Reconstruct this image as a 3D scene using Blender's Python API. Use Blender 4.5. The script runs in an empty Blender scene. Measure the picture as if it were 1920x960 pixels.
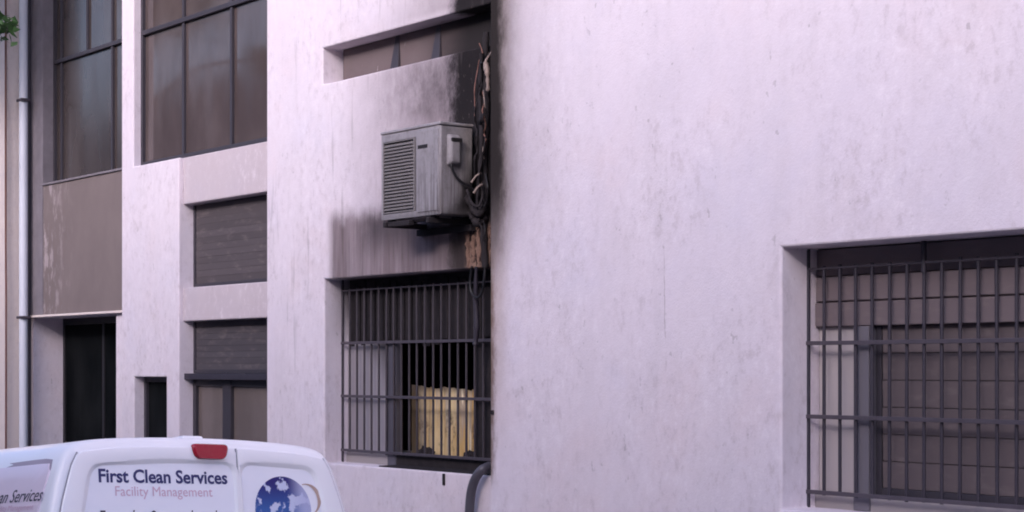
import bpy, bmesh, math, random
from mathutils import Matrix, Vector, noise as mnoise

random.seed(7)
R = math.radians
scene = bpy.context.scene
col = scene.collection

# ------------------------------------------------------------------ camera
ZC = 1.27                       # camera height over the sloping street
F_PX, PHI, HORIZON = 3375.0, R(37.5), 690.0     # focal length in photo pixels, angle to the facade, horizon row
cam_d = bpy.data.cameras.new("camera")
cam = bpy.data.objects.new("camera", cam_d)
col.objects.link(cam)
cam.location = (0, 0, ZC)
cam.rotation_euler = (R(90), 0, R(90) - PHI)
cam_d.sensor_width = 36
cam_d.lens = 36 * F_PX / 1920
cam_d.shift_y = (HORIZON - 480) / 1920
cam_d.clip_start, cam_d.clip_end = 0.1, 600
scene.camera = cam
scene.cycles.filter_width = 1.9      # the photograph is a soft video still

# ------------------------------------------------------------------ sky, sun, exposure
SUN_EL, SUN_AZ = R(24.2), math.atan2(0.43, -1.0)
world = bpy.data.worlds.new("World")
scene.world = world
world.use_nodes = True
wn = world.node_tree.nodes
sky = wn.new("ShaderNodeTexSky")
sky.sky_type = 'NISHITA'
sky.sun_disc = False
sky.sun_elevation = SUN_EL
sky.sun_rotation = SUN_AZ
sky.air_density, sky.dust_density, sky.ozone_density = 1.0, 4.0, 1.2
bg = wn["Background"]
bg.inputs[1].default_value = 0.15
world.node_tree.links.new(sky.outputs[0], bg.inputs[0])

sun_d = bpy.data.lights.new("sun", 'SUN')
sun_d.energy = 0.50
sun_d.angle = R(11)
sun_d.color = (1.0, 0.93, 0.88)
sun = bpy.data.objects.new("sun", sun_d)
col.objects.link(sun)
sd = Vector((math.sin(SUN_AZ) * math.cos(SUN_EL), math.cos(SUN_AZ) * math.cos(SUN_EL), math.sin(SUN_EL)))
sun.rotation_euler = sd.to_track_quat('Z', 'Y').to_euler()
sun.location = (0, -6, 12)

vs = scene.view_settings
vs.view_transform = 'Standard'
vs.look = 'None'
vs.exposure = 1.14
vs.gamma = 1.0
vs.use_curve_mapping = False
vs.use_white_balance = True
vs.white_balance_temperature = 5700
vs.white_balance_tint = 22.0


# ------------------------------------------------------------------ geometry helpers
_r = (math.sin(PHI), math.cos(PHI))
_a = (-math.cos(PHI), math.sin(PHI))


def at(px, py, Y):
    """photo pixel seen on the facade plane at depth Y -> (X, Z)"""
    d = (px - 960) / F_PX
    dx, dy = d * _r[0] + _a[0], d * _r[1] + _a[1]
    t = Y / dy
    return t * dx, ZC + (HORIZON - py) / F_PX * t


def ax(px, Y):
    return at(px, 0, Y)[0]


def az(px, py, Y):
    return at(px, py, Y)[1]


WM = {}


def place(o, world_m, parent):
    o.matrix_basis = world_m
    WM[o.name] = world_m.copy()
    if parent is not None:
        o.parent = parent
        o.matrix_parent_inverse = WM[parent.name].inverted()


def tag(o, label=None, cat=None, group=None, kind=None):
    for k, v in (("label", label), ("category", cat), ("group", group), ("kind", kind)):
        if v:
            o[k] = v
    return o


def thing(name, label, cat, loc=(0, 0, 0), frame=None, group=None):
    o = bpy.data.objects.new(name, None)
    o.empty_display_size = 0.2
    col.objects.link(o)
    place(o, frame if frame is not None else Matrix.Translation(loc), None)
    return tag(o, label, cat, group)


def link_mesh(name, me, parent=None, frame=None, loc=None):
    o = bpy.data.objects.new(name, me)
    col.objects.link(o)
    fr = frame if frame is not None else Matrix.Identity(4)
    place(o, fr @ Matrix.Translation(loc if loc is not None else (0, 0, 0)), parent)
    return o


def mk(name, verts, faces, mat, parent=None, frame=None, smooth=False, bevel=0, seg=2, angle=30):
    xs = [Vector(v) for v in verts]
    lo = Vector((min(v.x for v in xs), min(v.y for v in xs), min(v.z for v in xs)))
    hi = Vector((max(v.x for v in xs), max(v.y for v in xs), max(v.z for v in xs)))
    c = Vector(((lo.x + hi.x) / 2, (lo.y + hi.y) / 2, lo.z))
    me = bpy.data.meshes.new(name)
    me.from_pydata([tuple(v - c) for v in xs], [], faces)
    bm = bmesh.new()
    bm.from_mesh(me)
    bmesh.ops.remove_doubles(bm, verts=bm.verts, dist=1e-5)
    bmesh.ops.recalc_face_normals(bm, faces=bm.faces)
    bm.to_mesh(me)
    bm.free()
    me.materials.append(mat)
    o = link_mesh(name, me, parent, frame, c)
    if smooth:
        for p in me.polygons:
            p.use_smooth = True
        me.set_sharp_from_angle(angle=R(angle))
    if bevel:
        m = o.modifiers.new("bevel", 'BEVEL')
        m.width, m.segments, m.limit_method, m.angle_limit = bevel, seg, 'ANGLE', R(40)
    return o


BOXF = [(0, 1, 2, 3), (7, 6, 5, 4), (0, 4, 5, 1), (1, 5, 6, 2), (2, 6, 7, 3), (3, 7, 4, 0)]


def boxv(x0, x1, y0, y1, z0, z1):
    return [(x0, y0, z0), (x1, y0, z0), (x1, y1, z0), (x0, y1, z0),
            (x0, y0, z1), (x1, y0, z1), (x1, y1, z1), (x0, y1, z1)]


def box(name, x0, x1, y0, y1, z0, z1, mat, parent=None, bevel=0.004, frame=None, seg=2):
    return mk(name, boxv(x0, x1, y0, y1, z0, z1), BOXF, mat, parent, frame, bevel=bevel, seg=seg)


def boxes(name, lst, mat, parent=None, bevel=0.003, frame=None):
    V, Fc = [], []
    for b in lst:
        k = len(V)
        V += boxv(*b)
        Fc += [tuple(k + i for i in f) for f in BOXF]
    return mk(name, V, Fc, mat, parent, frame, bevel=bevel)


def catmull(pts, n=8):
    pts = [Vector(p) for p in pts]
    out = []
    for i in range(len(pts) - 1):
        p0 = pts[max(i - 1, 0)]
        p1, p2 = pts[i], pts[i + 1]
        p3 = pts[min(i + 2, len(pts) - 1)]
        for k in range(n):
            t = k / n
            out.append(0.5 * ((2 * p1) + (-p0 + p2) * t + (2 * p0 - 5 * p1 + 4 * p2 - p3) * t * t
                              + (-p0 + 3 * p1 - 3 * p2 + p3) * t ** 3))
    out.append(pts[-1])
    return out


def tube(name, pts, rad, mat, parent=None, frame=None, sides=10, curve=True, n=8, jitter=0.0):
    P = catmull(pts, n) if curve else [Vector(p) for p in pts]
    V, Fc = [], []
    t0 = (P[1] - P[0]).normalized()
    nrm = t0.orthogonal().normalized()
    for i, p in enumerate(P):
        t = (P[min(i + 1, len(P) - 1)] - P[max(i - 1, 0)]).normalized()
        nrm = (nrm - t * nrm.dot(t)).normalized()
        b = t.cross(nrm)
        rr = rad[i * (len(rad) - 1) // (len(P) - 1)] if isinstance(rad, (list, tuple)) else rad
        if jitter:
            rr *= 1 + jitter * mnoise.noise(p * 40)
        for k in range(sides):
            a = 2 * math.pi * k / sides
            V.append(tuple(p + nrm * (rr * math.cos(a)) + b * (rr * math.sin(a))))
    for i in range(len(P) - 1):
        for k in range(sides):
            Fc.append((i * sides + k, i * sides + (k + 1) % sides, (i + 1) * sides + (k + 1) % sides, (i + 1) * sides + k))
    Fc.append(tuple(range(sides))[::-1])
    Fc.append(tuple((len(P) - 1) * sides + k for k in range(sides)))
    return mk(name, V, Fc, mat, parent, frame, smooth=True, angle=50)


def slab(name, x0, x1, z0, z1, yf, yb, holes, mat, parent, bevel=0.012):
    """wall running along X with rectangular openings right through it"""
    xs = sorted({x0, x1, *[v for h in holes for v in h[:2] if x0 < v < x1]})
    zs = sorted({z0, z1, *[v for h in holes for v in h[2:] if z0 < v < z1]})

    def solid(i, j):
        if not (0 <= i < len(xs) - 1 and 0 <= j < len(zs) - 1):
            return False
        cx, cz = (xs[i] + xs[i + 1]) / 2, (zs[j] + zs[j + 1]) / 2
        return not any(h[0] < cx < h[1] and h[2] < cz < h[3] for h in holes)
    V, Fc = [], []

    def q(*p):
        k = len(V)
        V.extend(p)
        Fc.append((k, k + 1, k + 2, k + 3))
    for i in range(len(xs) - 1):
        for j in range(len(zs) - 1):
            if not solid(i, j):
                continue
            a, b, c, d = xs[i], xs[i + 1], zs[j], zs[j + 1]
            q((a, yf, c), (b, yf, c), (b, yf, d), (a, yf, d))
            q((a, yb, c), (a, yb, d), (b, yb, d), (b, yb, c))
            if not solid(i - 1, j):
                q((a, yf, c), (a, yf, d), (a, yb, d), (a, yb, c))
            if not solid(i + 1, j):
                q((b, yf, c), (b, yb, c), (b, yb, d), (b, yf, d))
            if not solid(i, j - 1):
                q((a, yf, c), (a, yb, c), (b, yb, c), (b, yf, c))
            if not solid(i, j + 1):
                q((a, yf, d), (b, yf, d), (b, yb, d), (a, yb, d))
    return mk(name, V, Fc, mat, parent, bevel=bevel)


# ------------------------------------------------------------------ material helpers
class NT:
    def __init__(self, name, rough=0.8, spec=0.3, metal=0.0):
        self.m = bpy.data.materials.new(name)
        self.m.use_nodes = True
        self.t = self.m.node_tree
        self.b = self.t.nodes["Principled BSDF"]
        self.b.inputs["Roughness"].default_value = rough
        self.b.inputs["Specular IOR Level"].default_value = spec
        self.b.inputs["Metallic"].default_value = metal
        self._pos = None

    def n(self, typ, **kw):
        nd = self.t.nodes.new(typ)
        for k, v in kw.items():
            setattr(nd, k, v)
        return nd

    def set(self, sock, v):
        if hasattr(v, "is_output") or isinstance(v, bpy.types.NodeSocket):
            self.t.links.new(v, sock)
        elif isinstance(v, (tuple, list)) and len(v) == 3 and sock.type == 'RGBA':
            sock.default_value = (*v, 1)
        else:
            sock.default_value = v

    def math(self, op, a, b=0.0, c=0.0, clamp=False):
        nd = self.n("ShaderNodeMath", operation=op, use_clamp=clamp)
        for s, v in zip(nd.inputs, (a, b, c)):
            self.set(s, v)
        return nd.outputs[0]

    def mul(self, *v):
        o = v[0]
        for w in v[1:]:
            o = self.math('MULTIPLY', o, w)
        return o

    def add(self, *v):
        o = v[0]
        for w in v[1:]:
            o = self.math('ADD', o, w)
        return o

    def sat(self, v):
        return self.math('ADD', v, 0.0, clamp=True)

    def step(self, v, lo, hi, a=0.0, b=1.0):
        nd = self.n("ShaderNodeMapRange", interpolation_type='SMOOTHSTEP')
        if lo > hi:
            lo, hi, a, b = hi, lo, b, a
        for s, x in zip(nd.inputs, (v, lo, hi, a, b)):
            self.set(s, x)
        return nd.outputs[0]

    def mix(self, f, a, b, mode='MIX'):
        nd = self.n("ShaderNodeMix", data_type='RGBA', blend_type=mode)
        self.set(nd.inputs[0], f)
        self.set(nd.inputs[6], a)
        self.set(nd.inputs[7], b)
        return nd.outputs[2]

    def pos(self):
        if self._pos is None:
            g = self.n("ShaderNodeNewGeometry")
            s = self.n("ShaderNodeSeparateXYZ")
            self.t.links.new(g.outputs["Position"], s.inputs[0])
            self._pos = (g.outputs["Position"], s.outputs[0], s.outputs[1], s.outputs[2])
        return self._pos

    def obj(self):
        return self.n("ShaderNodeTexCoord").outputs["Object"]

    def scaled(self, vec, s):
        nd = self.n("ShaderNodeMapping")
        self.t.links.new(vec, nd.inputs[0])
        nd.inputs["Scale"].default_value = s if isinstance(s, (tuple, list)) else (s, s, s)
        return nd.outputs[0]

    def noise(self, scale=1.0, vec=None, detail=4.0, rough=0.55, dist=0.0):
        nd = self.n("ShaderNodeTexNoise")
        v = vec if vec is not None else self.pos()[0]
        self.t.links.new(self.scaled(v, scale), nd.inputs["Vector"])
        nd.inputs["Scale"].default_value = 1.0
        nd.inputs["Detail"].default_value = detail
        nd.inputs["Roughness"].default_value = rough
        nd.inputs["Distortion"].default_value = dist
        return nd.outputs[0]

    def bump(self, h, dist=0.004, strength=0.5):
        nd = self.n("ShaderNodeBump")
        nd.inputs["Strength"].default_value = strength
        nd.inputs["Distance"].default_value = dist
        self.t.links.new(h, nd.inputs["Height"])
        self.t.links.new(nd.outputs[0], self.b.inputs["Normal"])

    def color(self, c):
        self.set(self.b.inputs["Base Color"], c)
        return self.m

    def rough(self, v):
        self.set(self.b.inputs["Roughness"], v)


def simple(name, c, rough=0.6, spec=0.3, metal=0.0, var=0.12, scale=6.0, bump=0.0):
    m = NT(name, rough, spec, metal)
    nz = m.noise(scale, m.obj(), 5)
    m.color(m.mix(nz, tuple(x * (1 - var) for x in c), tuple(min(1, x * (1 + var)) for x in c)))
    if bump:
        m.bump(m.noise(scale * 8, m.obj()), bump)
    return m.m


WHITE = (0.73, 0.655, 0.70)
SOOT = (0.012, 0.010, 0.011)
Y_A, Y_B, Y_C, Y_D = 6.9, 7.7, 8.1, 8.6      # the facade steps back to the left
X_A0 = ax(919, Y_A)                          # end of the near wall


def plaster(name, soot=None, tint=WHITE, dirt=1.0):
    """painted render; soot(m) may return a list of (mask, colour)"""
    m = NT(name, 0.9, 0.15)
    p, x, y, z = m.pos()
    big = m.noise((0.5, 0.5, 0.5), detail=3)
    mid = m.noise((3.2, 3.2, 1.6), detail=5, rough=0.6)
    streak = m.noise((7.0, 7.0, 0.7), detail=4, rough=0.6)
    speck = m.noise((26, 26, 17), detail=2, rough=0.5)
    fine = m.noise(70, detail=3, rough=0.6)
    c = m.mix(m.step(big, 0.35, 0.65), tuple(v * k for v, k in zip(tint, (0.96, 0.965, 0.985))), tint)
    hue = m.noise((1.1, 1.1, 1.3), detail=4, rough=0.6)
    c = m.mix(m.mul(m.step(hue, 0.50, 0.72), 0.55 * dirt), c, (tint[0] * 0.98, tint[1] * 0.93, tint[2] * 0.90))
    c = m.mix(m.mul(m.step(hue, 0.48, 0.28), 0.50 * dirt), c, (tint[0] * 0.92, tint[1] * 0.95, tint[2] * 1.0))
    c = m.mix(m.mul(m.step(mid, 0.42, 0.75), 0.22 * dirt), c, (0.53, 0.48, 0.50))
    c = m.mix(m.mul(m.step(streak, 0.52, 0.80), 0.16 * dirt), c, (0.47, 0.41, 0.42))
    c = m.mix(m.mul(m.step(streak, 0.46, 0.2), 0.18 * dirt), c, (0.76, 0.71, 0.74))
    grain = m.noise((16, 16, 11), detail=6, rough=0.72)
    patch = m.noise((1.7, 1.7, 1.2), detail=3)
    c = m.mix(m.mul(m.step(grain, 0.50, 0.68), m.step(patch, 0.35, 0.62, 0.10, 0.42), dirt), c, (0.46, 0.39, 0.41))
    c = m.mix(m.mul(m.step(grain, 0.48, 0.32), m.step(patch, 0.35, 0.62, 0.10, 0.38), dirt), c, (0.86, 0.80, 0.84))
    # small pock marks and dirt specks
    pk = m.mul(m.step(speck, 0.67, 0.75), m.step(mid, 0.42, 0.62), 0.40 * dirt)
    c = m.mix(pk, c, (0.30, 0.26, 0.27))
    if soot:
        for mask, colr in soot(m):
            c = m.mix(m.sat(mask), c, colr)
    m.color(c)
    h = m.add(m.mul(fine, 0.5), m.mul(grain, 1.0), m.mul(mid, 0.8), m.mul(pk, -0.8))
    m.bump(h, 0.008, 0.38)
    return m.m


def rng(m, v, lo0, lo1, hi0, hi1):
    """0 below lo0, 1 between lo1 and hi0, 0 past hi1"""
    a = m.step(v, lo0, lo1)
    return m.mul(a, m.step(v, hi1, hi0)) if hi0 is not None else a


def soot_b(m):
    """the recessed bay behind the burnt air conditioner"""
    p, x, y, z = m.pos()
    nz = m.noise((2.2, 2.2, 1.4), detail=6, rough=0.65)
    st = m.noise((9, 9, 0.8), detail=5, rough=0.6)
    st2 = m.noise((26, 26, 1.6), detail=4, rough=0.6)
    rag = m.noise((11, 11, 7), detail=6, rough=0.75)
    wob = m.add(x, m.mul(m.add(nz, -0.5), 0.34), m.mul(m.add(rag, -0.5), 0.22), 0.04)
    zw = m.add(z, m.mul(m.add(st, -0.5), 0.12), m.mul(m.add(nz, -0.5), 0.22), m.mul(m.add(rag, -0.5), 0.12))
    X = lambda px: ax(px, Y_B)
    Z = lambda px, py: az(px, py, Y_B)
    out = []
    # faint grey film round the unit
    f1 = m.mul(m.step(wob, X(600), X(820)), m.step(z, Z(760, 560), Z(760, 430)), m.step(zw, Z(760, -60), Z(760, 160)))
    out.append((m.mul(f1, m.step(nz, 0.1, 0.7, 0.55, 0.95)), (0.27, 0.225, 0.245)))
    f2 = m.mul(m.step(wob, X(740), X(850)), m.step(z, Z(800, 280), Z(800, 180)), m.step(z, Z(800, 85), Z(800, 140)))
    out.append((m.mul(f2, m.step(rag, 0.3, 0.7, 0.35, 0.85)), (0.10, 0.085, 0.09)))
    f3 = m.mul(m.step(wob, X(690), X(830)), m.step(z, Z(800, 240), Z(800, 200)), m.step(z, Z(760, 60), Z(760, 190)))
    out.append((m.mul(f3, m.step(rag, 0.3, 0.7, 0.20, 0.50)), (0.12, 0.10, 0.11)))
    f4 = m.mul(m.step(wob, X(700), X(850)), m.step(z, Z(800, 40), Z(800, 20)))
    out.append((m.mul(f4, 0.45), (0.14, 0.115, 0.12)))
    # scorched, water streaked band below the unit
    band = m.mul(m.step(x, X(610), X(628)), m.step(zw, Z(700, 375), Z(700, 418)), m.step(z, Z(700, 528), Z(700, 512)))
    out.append((m.mul(band, m.step(st, 0.25, 0.7, 0.74, 0.96)), (0.18, 0.138, 0.145)))
    out.append((m.mul(band, m.step(st2, 0.45, 0.75), 0.50), (0.09, 0.07, 0.07)))
    out.append((m.mul(band, m.step(st2, 0.42, 0.25), 0.45), (0.40, 0.33, 0.34)))
    blot = m.mul(band, m.step(wob, X(665), X(715)), m.step(wob, X(800), X(765)), m.step(z, Z(700, 500), Z(700, 430)))
    out.append((m.mul(blot, 0.75), (0.05, 0.043, 0.05)))
    blot2 = m.mul(band, m.step(wob, X(835), X(868)))
    out.append((m.mul(blot2, 0.9), (0.03, 0.023, 0.022)))
    # burnt column in the corner
    colm = m.mul(m.step(wob, X(842), X(868)), m.step(zw, Z(890, 440), Z(890, 400)))
    out.append((m.mul(colm, m.step(rag, 0.70, 0.80, 0.985, 0.86)), SOOT))
    blist = m.mul(colm, m.step(m.noise((30, 30, 16), detail=3), 0.64, 0.70))
    out.append((m.mul(blist, 0.45), (0.12, 0.095, 0.09)))
    # spalled brown render at the foot of the column
    sp = m.noise((20, 20, 9), detail=5, rough=0.7, dist=1.0)
    peel = m.mul(m.step(x, X(868), X(880)), m.step(zw, Z(890, 520), Z(890, 505)), m.step(z, Z(890, 415), Z(890, 432)))
    out.append((peel, m.mix(m.step(sp, 0.42, 0.58), (0.030, 0.020, 0.019), (0.24, 0.155, 0.12))))
    # runs below the window
    low = m.mul(m.step(z, Z(800, 900), Z(800, 872)), m.step(st, 0.58, 0.72))
    out.append((m.mul(low, 0.35), (0.12, 0.10, 0.10)))
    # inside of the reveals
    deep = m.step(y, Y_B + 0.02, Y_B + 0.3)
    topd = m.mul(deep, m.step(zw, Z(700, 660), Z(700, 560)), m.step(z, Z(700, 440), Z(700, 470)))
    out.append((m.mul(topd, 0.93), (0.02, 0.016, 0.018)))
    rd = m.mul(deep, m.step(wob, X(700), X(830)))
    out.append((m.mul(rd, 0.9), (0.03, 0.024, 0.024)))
    return out


def soot_a(m):
    """left end of the near wall, beside the burnt corner"""
    p, x, y, z = m.pos()
    nz = m.noise((3, 3, 1.5), detail=6, rough=0.65)
    nz2 = m.noise((14, 14, 4), detail=4, rough=0.6)
    d = m.math('SUBTRACT', x, X_A0)
    dw = m.add(d, m.mul(m.add(nz, -0.5), 0.14), m.mul(m.add(nz2, -0.5), 0.05))
    Z = lambda py: az(930, py, Y_A)
    rag = m.noise((16, 16, 9), detail=5, rough=0.75)
    dw = m.add(dw, m.mul(m.add(rag, -0.5), 0.10))
    up = m.step(m.add(z, m.mul(m.add(nz, -0.5), 0.5)), Z(560), Z(330))
    out = []
    out.append((m.mul(m.step(dw, 0.95, 0.0), up, 0.55), (0.33, 0.285, 0.295)))
    out.append((m.mul(m.step(dw, 0.26, 0.05), m.step(z, Z(900), Z(600)), 0.50), (0.36, 0.26, 0.20)))
    out.append((m.mul(m.step(dw, 0.40, 0.08), up, 0.75), (0.14, 0.115, 0.108)))
    out.append((m.mul(m.step(dw, 0.19, 0.07), up, 0.97), (0.02, 0.016, 0.015)))
    # hairline crack
    cx_ = m.math('ABSOLUTE', m.add(x, -ax(1245, Y_A), m.mul(m.add(nz, -0.5), 0.10)))
    ck = m.mul(m.step(cx_, 0.006, 0.001), m.step(z, ZC - 0.1, ZC + 0.1), m.step(z, ZC + 0.75, ZC + 0.5), m.step(nz2, 0.42, 0.55))
    out.append((m.mul(ck, 0.45), (0.26, 0.20, 0.20)))
    low = m.mul(m.step(dw, 0.085, 0.0), m.step(z, Z(925), Z(880)), m.step(z, Z(420), Z(540)))
    out.append((m.mul(low, 0.85), (0.13, 0.075, 0.045)))
    return out


M_wallA = plaster("render_near_wall", soot_a)
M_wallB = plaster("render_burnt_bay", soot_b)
M_wall = plaster("render_white", None)
M_spandrel = plaster("render_spandrel", None, (0.535, 0.465, 0.49), 0.8)
M_neigh = plaster("render_cream", None, (0.76, 0.66, 0.61), 0.6)
M_opp = plaster("render_grey_beige", None, (0.26, 0.23, 0.22), 0.6)


def cement_mat():
    m = NT("cement_panel", 0.95, 0.1)
    a = m.noise((2.5, 2.5, 1.5), detail=6, rough=0.65)
    b = m.noise((7, 7, 2.6), detail=5, rough=0.7)
    p, x, y, z = m.pos()
    c = m.mix(a, (0.155, 0.128, 0.125), (0.225, 0.185, 0.18))
    left = m.step(x, -19.3, -20.4)
    c = m.mix(m.mul(m.step(b, 0.50, 0.62), left, 0.85), c, (0.42, 0.36, 0.37))
    m.color(c)
    m.bump(b, 0.004, 0.4)
    return m.m


M_cement = cement_mat()
M_concrete = simple("grey_concrete", (0.20, 0.18, 0.20), 0.95, 0.1, var=0.3, scale=7, bump=0.004)
M_frame = simple("dark_window_frame", (0.045, 0.04, 0.05), 0.5, 0.35, var=0.2)
M_frame_blue = simple("grey_blue_frame", (0.085, 0.080, 0.100), 0.4, 0.4, var=0.15)
M_bar = simple("grille_grey_paint", (0.036, 0.031, 0.044), 0.5, 0.4, var=0.3, scale=20)
M_rail_lit = simple("rail_paint_lit", (0.068, 0.058, 0.072), 0.5, 0.4, var=0.3, scale=14)  # grille paint made lighter: flat rails catching light, put into the colour
M_bar_burnt = simple("grille_smoked_paint", (0.055, 0.047, 0.057), 0.65, 0.3, var=0.45, scale=9)
M_rubber = simple("black_rubber", (0.014, 0.013, 0.016), 0.5, 0.4)
M_char = simple("charred", (0.030, 0.026, 0.029), 0.9, 0.15, var=0.5, scale=14, bump=0.006)
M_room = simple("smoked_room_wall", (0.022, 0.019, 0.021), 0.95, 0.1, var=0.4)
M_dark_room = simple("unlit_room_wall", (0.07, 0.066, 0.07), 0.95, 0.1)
M_galv = simple("bare_wire_metal", (0.26, 0.20, 0.175), 0.6, 0.4, var=0.4, scale=25)
M_pipe_white = simple("white_downpipe", (0.66, 0.68, 0.76), 0.4, 0.4, var=0.05)
M_pipe_dark = simple("dark_downpipe", (0.065, 0.055, 0.07), 0.5, 0.4)
M_rust = simple("brown_cable", (0.20, 0.10, 0.08), 0.7, 0.3)


def glass_mat(name, base, rough=0.06, dust=0.25):
    m = NT(name, rough, 0.5)
    a = m.noise((1.6, 1.6, 0.9), detail=5)
    b = m.noise((5, 5, 0.8), detail=4)
    m.color(m.mix(m.mul(m.step(a, 0.3, 0.75), dust * 2), base, tuple(min(1, v * 1.6 + 0.02) for v in base)))
    m.rough(m.step(b, 0.3, 0.8, rough, rough + 0.10))
    return m.m


M_glass = glass_mat("dusty_dark_glass", (0.066, 0.049, 0.047), 0.07, 0.35)
M_glass_brown = glass_mat("brown_dark_glass", (0.046, 0.036, 0.034), 0.12)
M_dark_pane = glass_mat("interior_dark_pane", (0.003, 0.004, 0.005), 0.5)  # unlit interior painted on as near-black, with hardly any reflection
M_dark_pane.node_tree.nodes["Principled BSDF"].inputs["Specular IOR Level"].default_value = 0.01
M_glass_tan = glass_mat("tan_curtained_glass", (0.13, 0.105, 0.098), 0.15)


def shutter_mat(name, c, dark):
    m = NT(name, 0.75, 0.2)
    oi = m.n("ShaderNodeObjectInfo")
    a = m.noise((1.5, 1.5, 6), detail=5)
    b = m.noise((6, 6, 20), detail=4)
    v = m.mix(m.sat(m.add(m.mul(a, 0.6), m.mul(oi.outputs["Random"], 0.5))), c, dark)
    m.color(m.mix(m.mul(m.step(b, 0.5, 0.8), 0.3), v, (0.28, 0.23, 0.22)))
    return m.m


M_shut = shutter_mat("grey_brown_shutter", (0.115, 0.098, 0.105), (0.075, 0.064, 0.068))
M_shut_r = shutter_mat("mauve_grey_boards", (0.20, 0.163, 0.172), (0.145, 0.118, 0.127))
M_shut_low = shutter_mat("dark_grey_shutter", (0.095, 0.085, 0.095), (0.066, 0.058, 0.066))
def slit_mat():
    m = NT("smoked_mauve_panel", 0.8, 0.2)
    p, x, y, z = m.pos()
    a = m.noise((3, 3, 5), detail=5)
    b = m.noise((16, 16, 7), detail=4)
    c = m.mix(a, (0.12, 0.09, 0.092), (0.175, 0.14, 0.14))
    c = m.mix(m.mul(m.step(b, 0.66, 0.74), m.step(x, -10.9, -11.6)), c, (0.50, 0.44, 0.44))
    c = m.mix(m.step(m.add(x, m.mul(a, 0.3)), ax(790, 7.87), ax(905, 7.87)), c, (0.02, 0.017, 0.018))
    m.color(c)
    return m.m


M_slit = slit_mat()

# ------------------------------------------------------------------ ground
SX, SY = 0.09, -0.05            # the street falls away to the left and towards the building


def gz(x, y):
    return SX * x + SY * y


def asphalt():
    m = NT("asphalt", 0.9, 0.3)
    a = m.noise(0.6, detail=4)
    b = m.noise(60, detail=3)
    m.color(m.mix(m.add(m.mul(a, 0.6), m.mul(b, 0.4)), (0.055, 0.054, 0.056), (0.105, 0.10, 0.10)))
    m.bump(b, 0.01)
    return m.m


def sheet(name, x0, x1, y0, y1, dz, mat, thick=0.0):
    c = [(x0, y0), (x1, y0), (x1, y1), (x0, y1)]
    if not thick:
        return tag(mk(name, [(x, y, gz(x, y) + dz) for x, y in c], [(0, 1, 2, 3)], mat), kind="structure")
    V = [(x, y, gz(x, y) + dz - thick) for x, y in c] + [(x, y, gz(x, y) + dz) for x, y in c]
    return tag(mk(name, V, BOXF, mat, bevel=0.01), kind="structure")


M_asphalt = asphalt()
sheet("road", -220, 120, -160, 160, 0.0, M_asphalt)
M_pave = simple("pavement_concrete", (0.30, 0.28, 0.28), 0.9, 0.2, var=0.2, scale=3, bump=0.003)
sheet("pavement", -60, 30, 6.25, 8.9, 0.125, M_pave, 0.3)
sheet("kerb", -60, 30, 6.08, 6.247, 0.13, M_concrete, 0.3)
sheet("opposite_pavement", -90, 30, -8.9, -6.6, 0.125, M_pave, 0.3)

# ------------------------------------------------------------------ the burnt building
bld = thing("white_building", "white rendered building with soot-blackened recess, barred windows and stepped facade", "building",
            (-9, Y_A, gz(-9, Y_A)))
ZT = ZC + 8.0
ZB = ZC - 4.6
zr = lambda v: ZC + v

# near wall, barred window at the right
RW = dict(x0=ax(1465, Y_A), x1=ax(1465, Y_A) + 2.45, z0=zr(-0.745), z1=zr(0.637))
slab("near_wall", X_A0, 5.0, ZB, ZT, Y_A, 7.76, [(RW['x0'], RW['x1'], RW['z0'], RW['z1'])], M_wallA, bld)
# recessed bay with the burnt window
X_B0 = ax(500, Y_B)
BW = dict(x0=ax(608, Y_B), x1=-9.75, z0=zr(-0.770), z1=zr(0.722))
SL = dict(x0=ax(605, Y_B), x1=-9.75, z0=zr(2.308), z1=zr(2.604))
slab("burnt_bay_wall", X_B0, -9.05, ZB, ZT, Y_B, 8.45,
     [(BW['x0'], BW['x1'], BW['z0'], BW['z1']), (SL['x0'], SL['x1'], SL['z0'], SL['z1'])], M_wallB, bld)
# third bay: pillar and spandrels
X_C0, X_C1 = ax(228, Y_C), ax(335, Y_C)
W1 = (ax(250, Y_C), -13.0, zr(2.05), zr(5.2))
SW = (ax(251, Y_C), ax(312, Y_C), zr(-1.15), zr(-0.089))
slab("pillar", X_C0, X_C1, ZB, ZT, Y_C, 8.75, [W1, SW], M_wall, bld)
Y_S = Y_C + 0.045
W2 = (X_C1 - 0.01, -13.0, az(340, 540, Y_S), az(335, 385, Y_S))
W3 = (X_C1 - 0.01, -13.0, zr(-2.2), az(335, 603, Y_S))
for z0_, z1_ in ((ZB, W3[2]), (W3[3], W2[2]), (W2[3], W1[2]), (W1[3], ZT)):
    slab("spandrel", X_C1 + 0.002, -13.3, z0_, z1_, Y_S, 8.74, [], M_spandrel, bld)
# fourth bay: doorway, cement panel, tall window
X_D0, X_D1 = ax(60, Y_D), ax(228, Y_D)
DW = (ax(63, Y_D), ax(217, Y_D), zr(-2.6), az(140, 592, Y_D))
W4 = (ax(86, Y_D), -16.9, az(150, 334, Y_D), zr(5.4))
slab("doorway_wall", X_D0, -16.6, ZB, ZT, Y_D, 9.2, [DW, W4], M_wall, bld)
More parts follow.
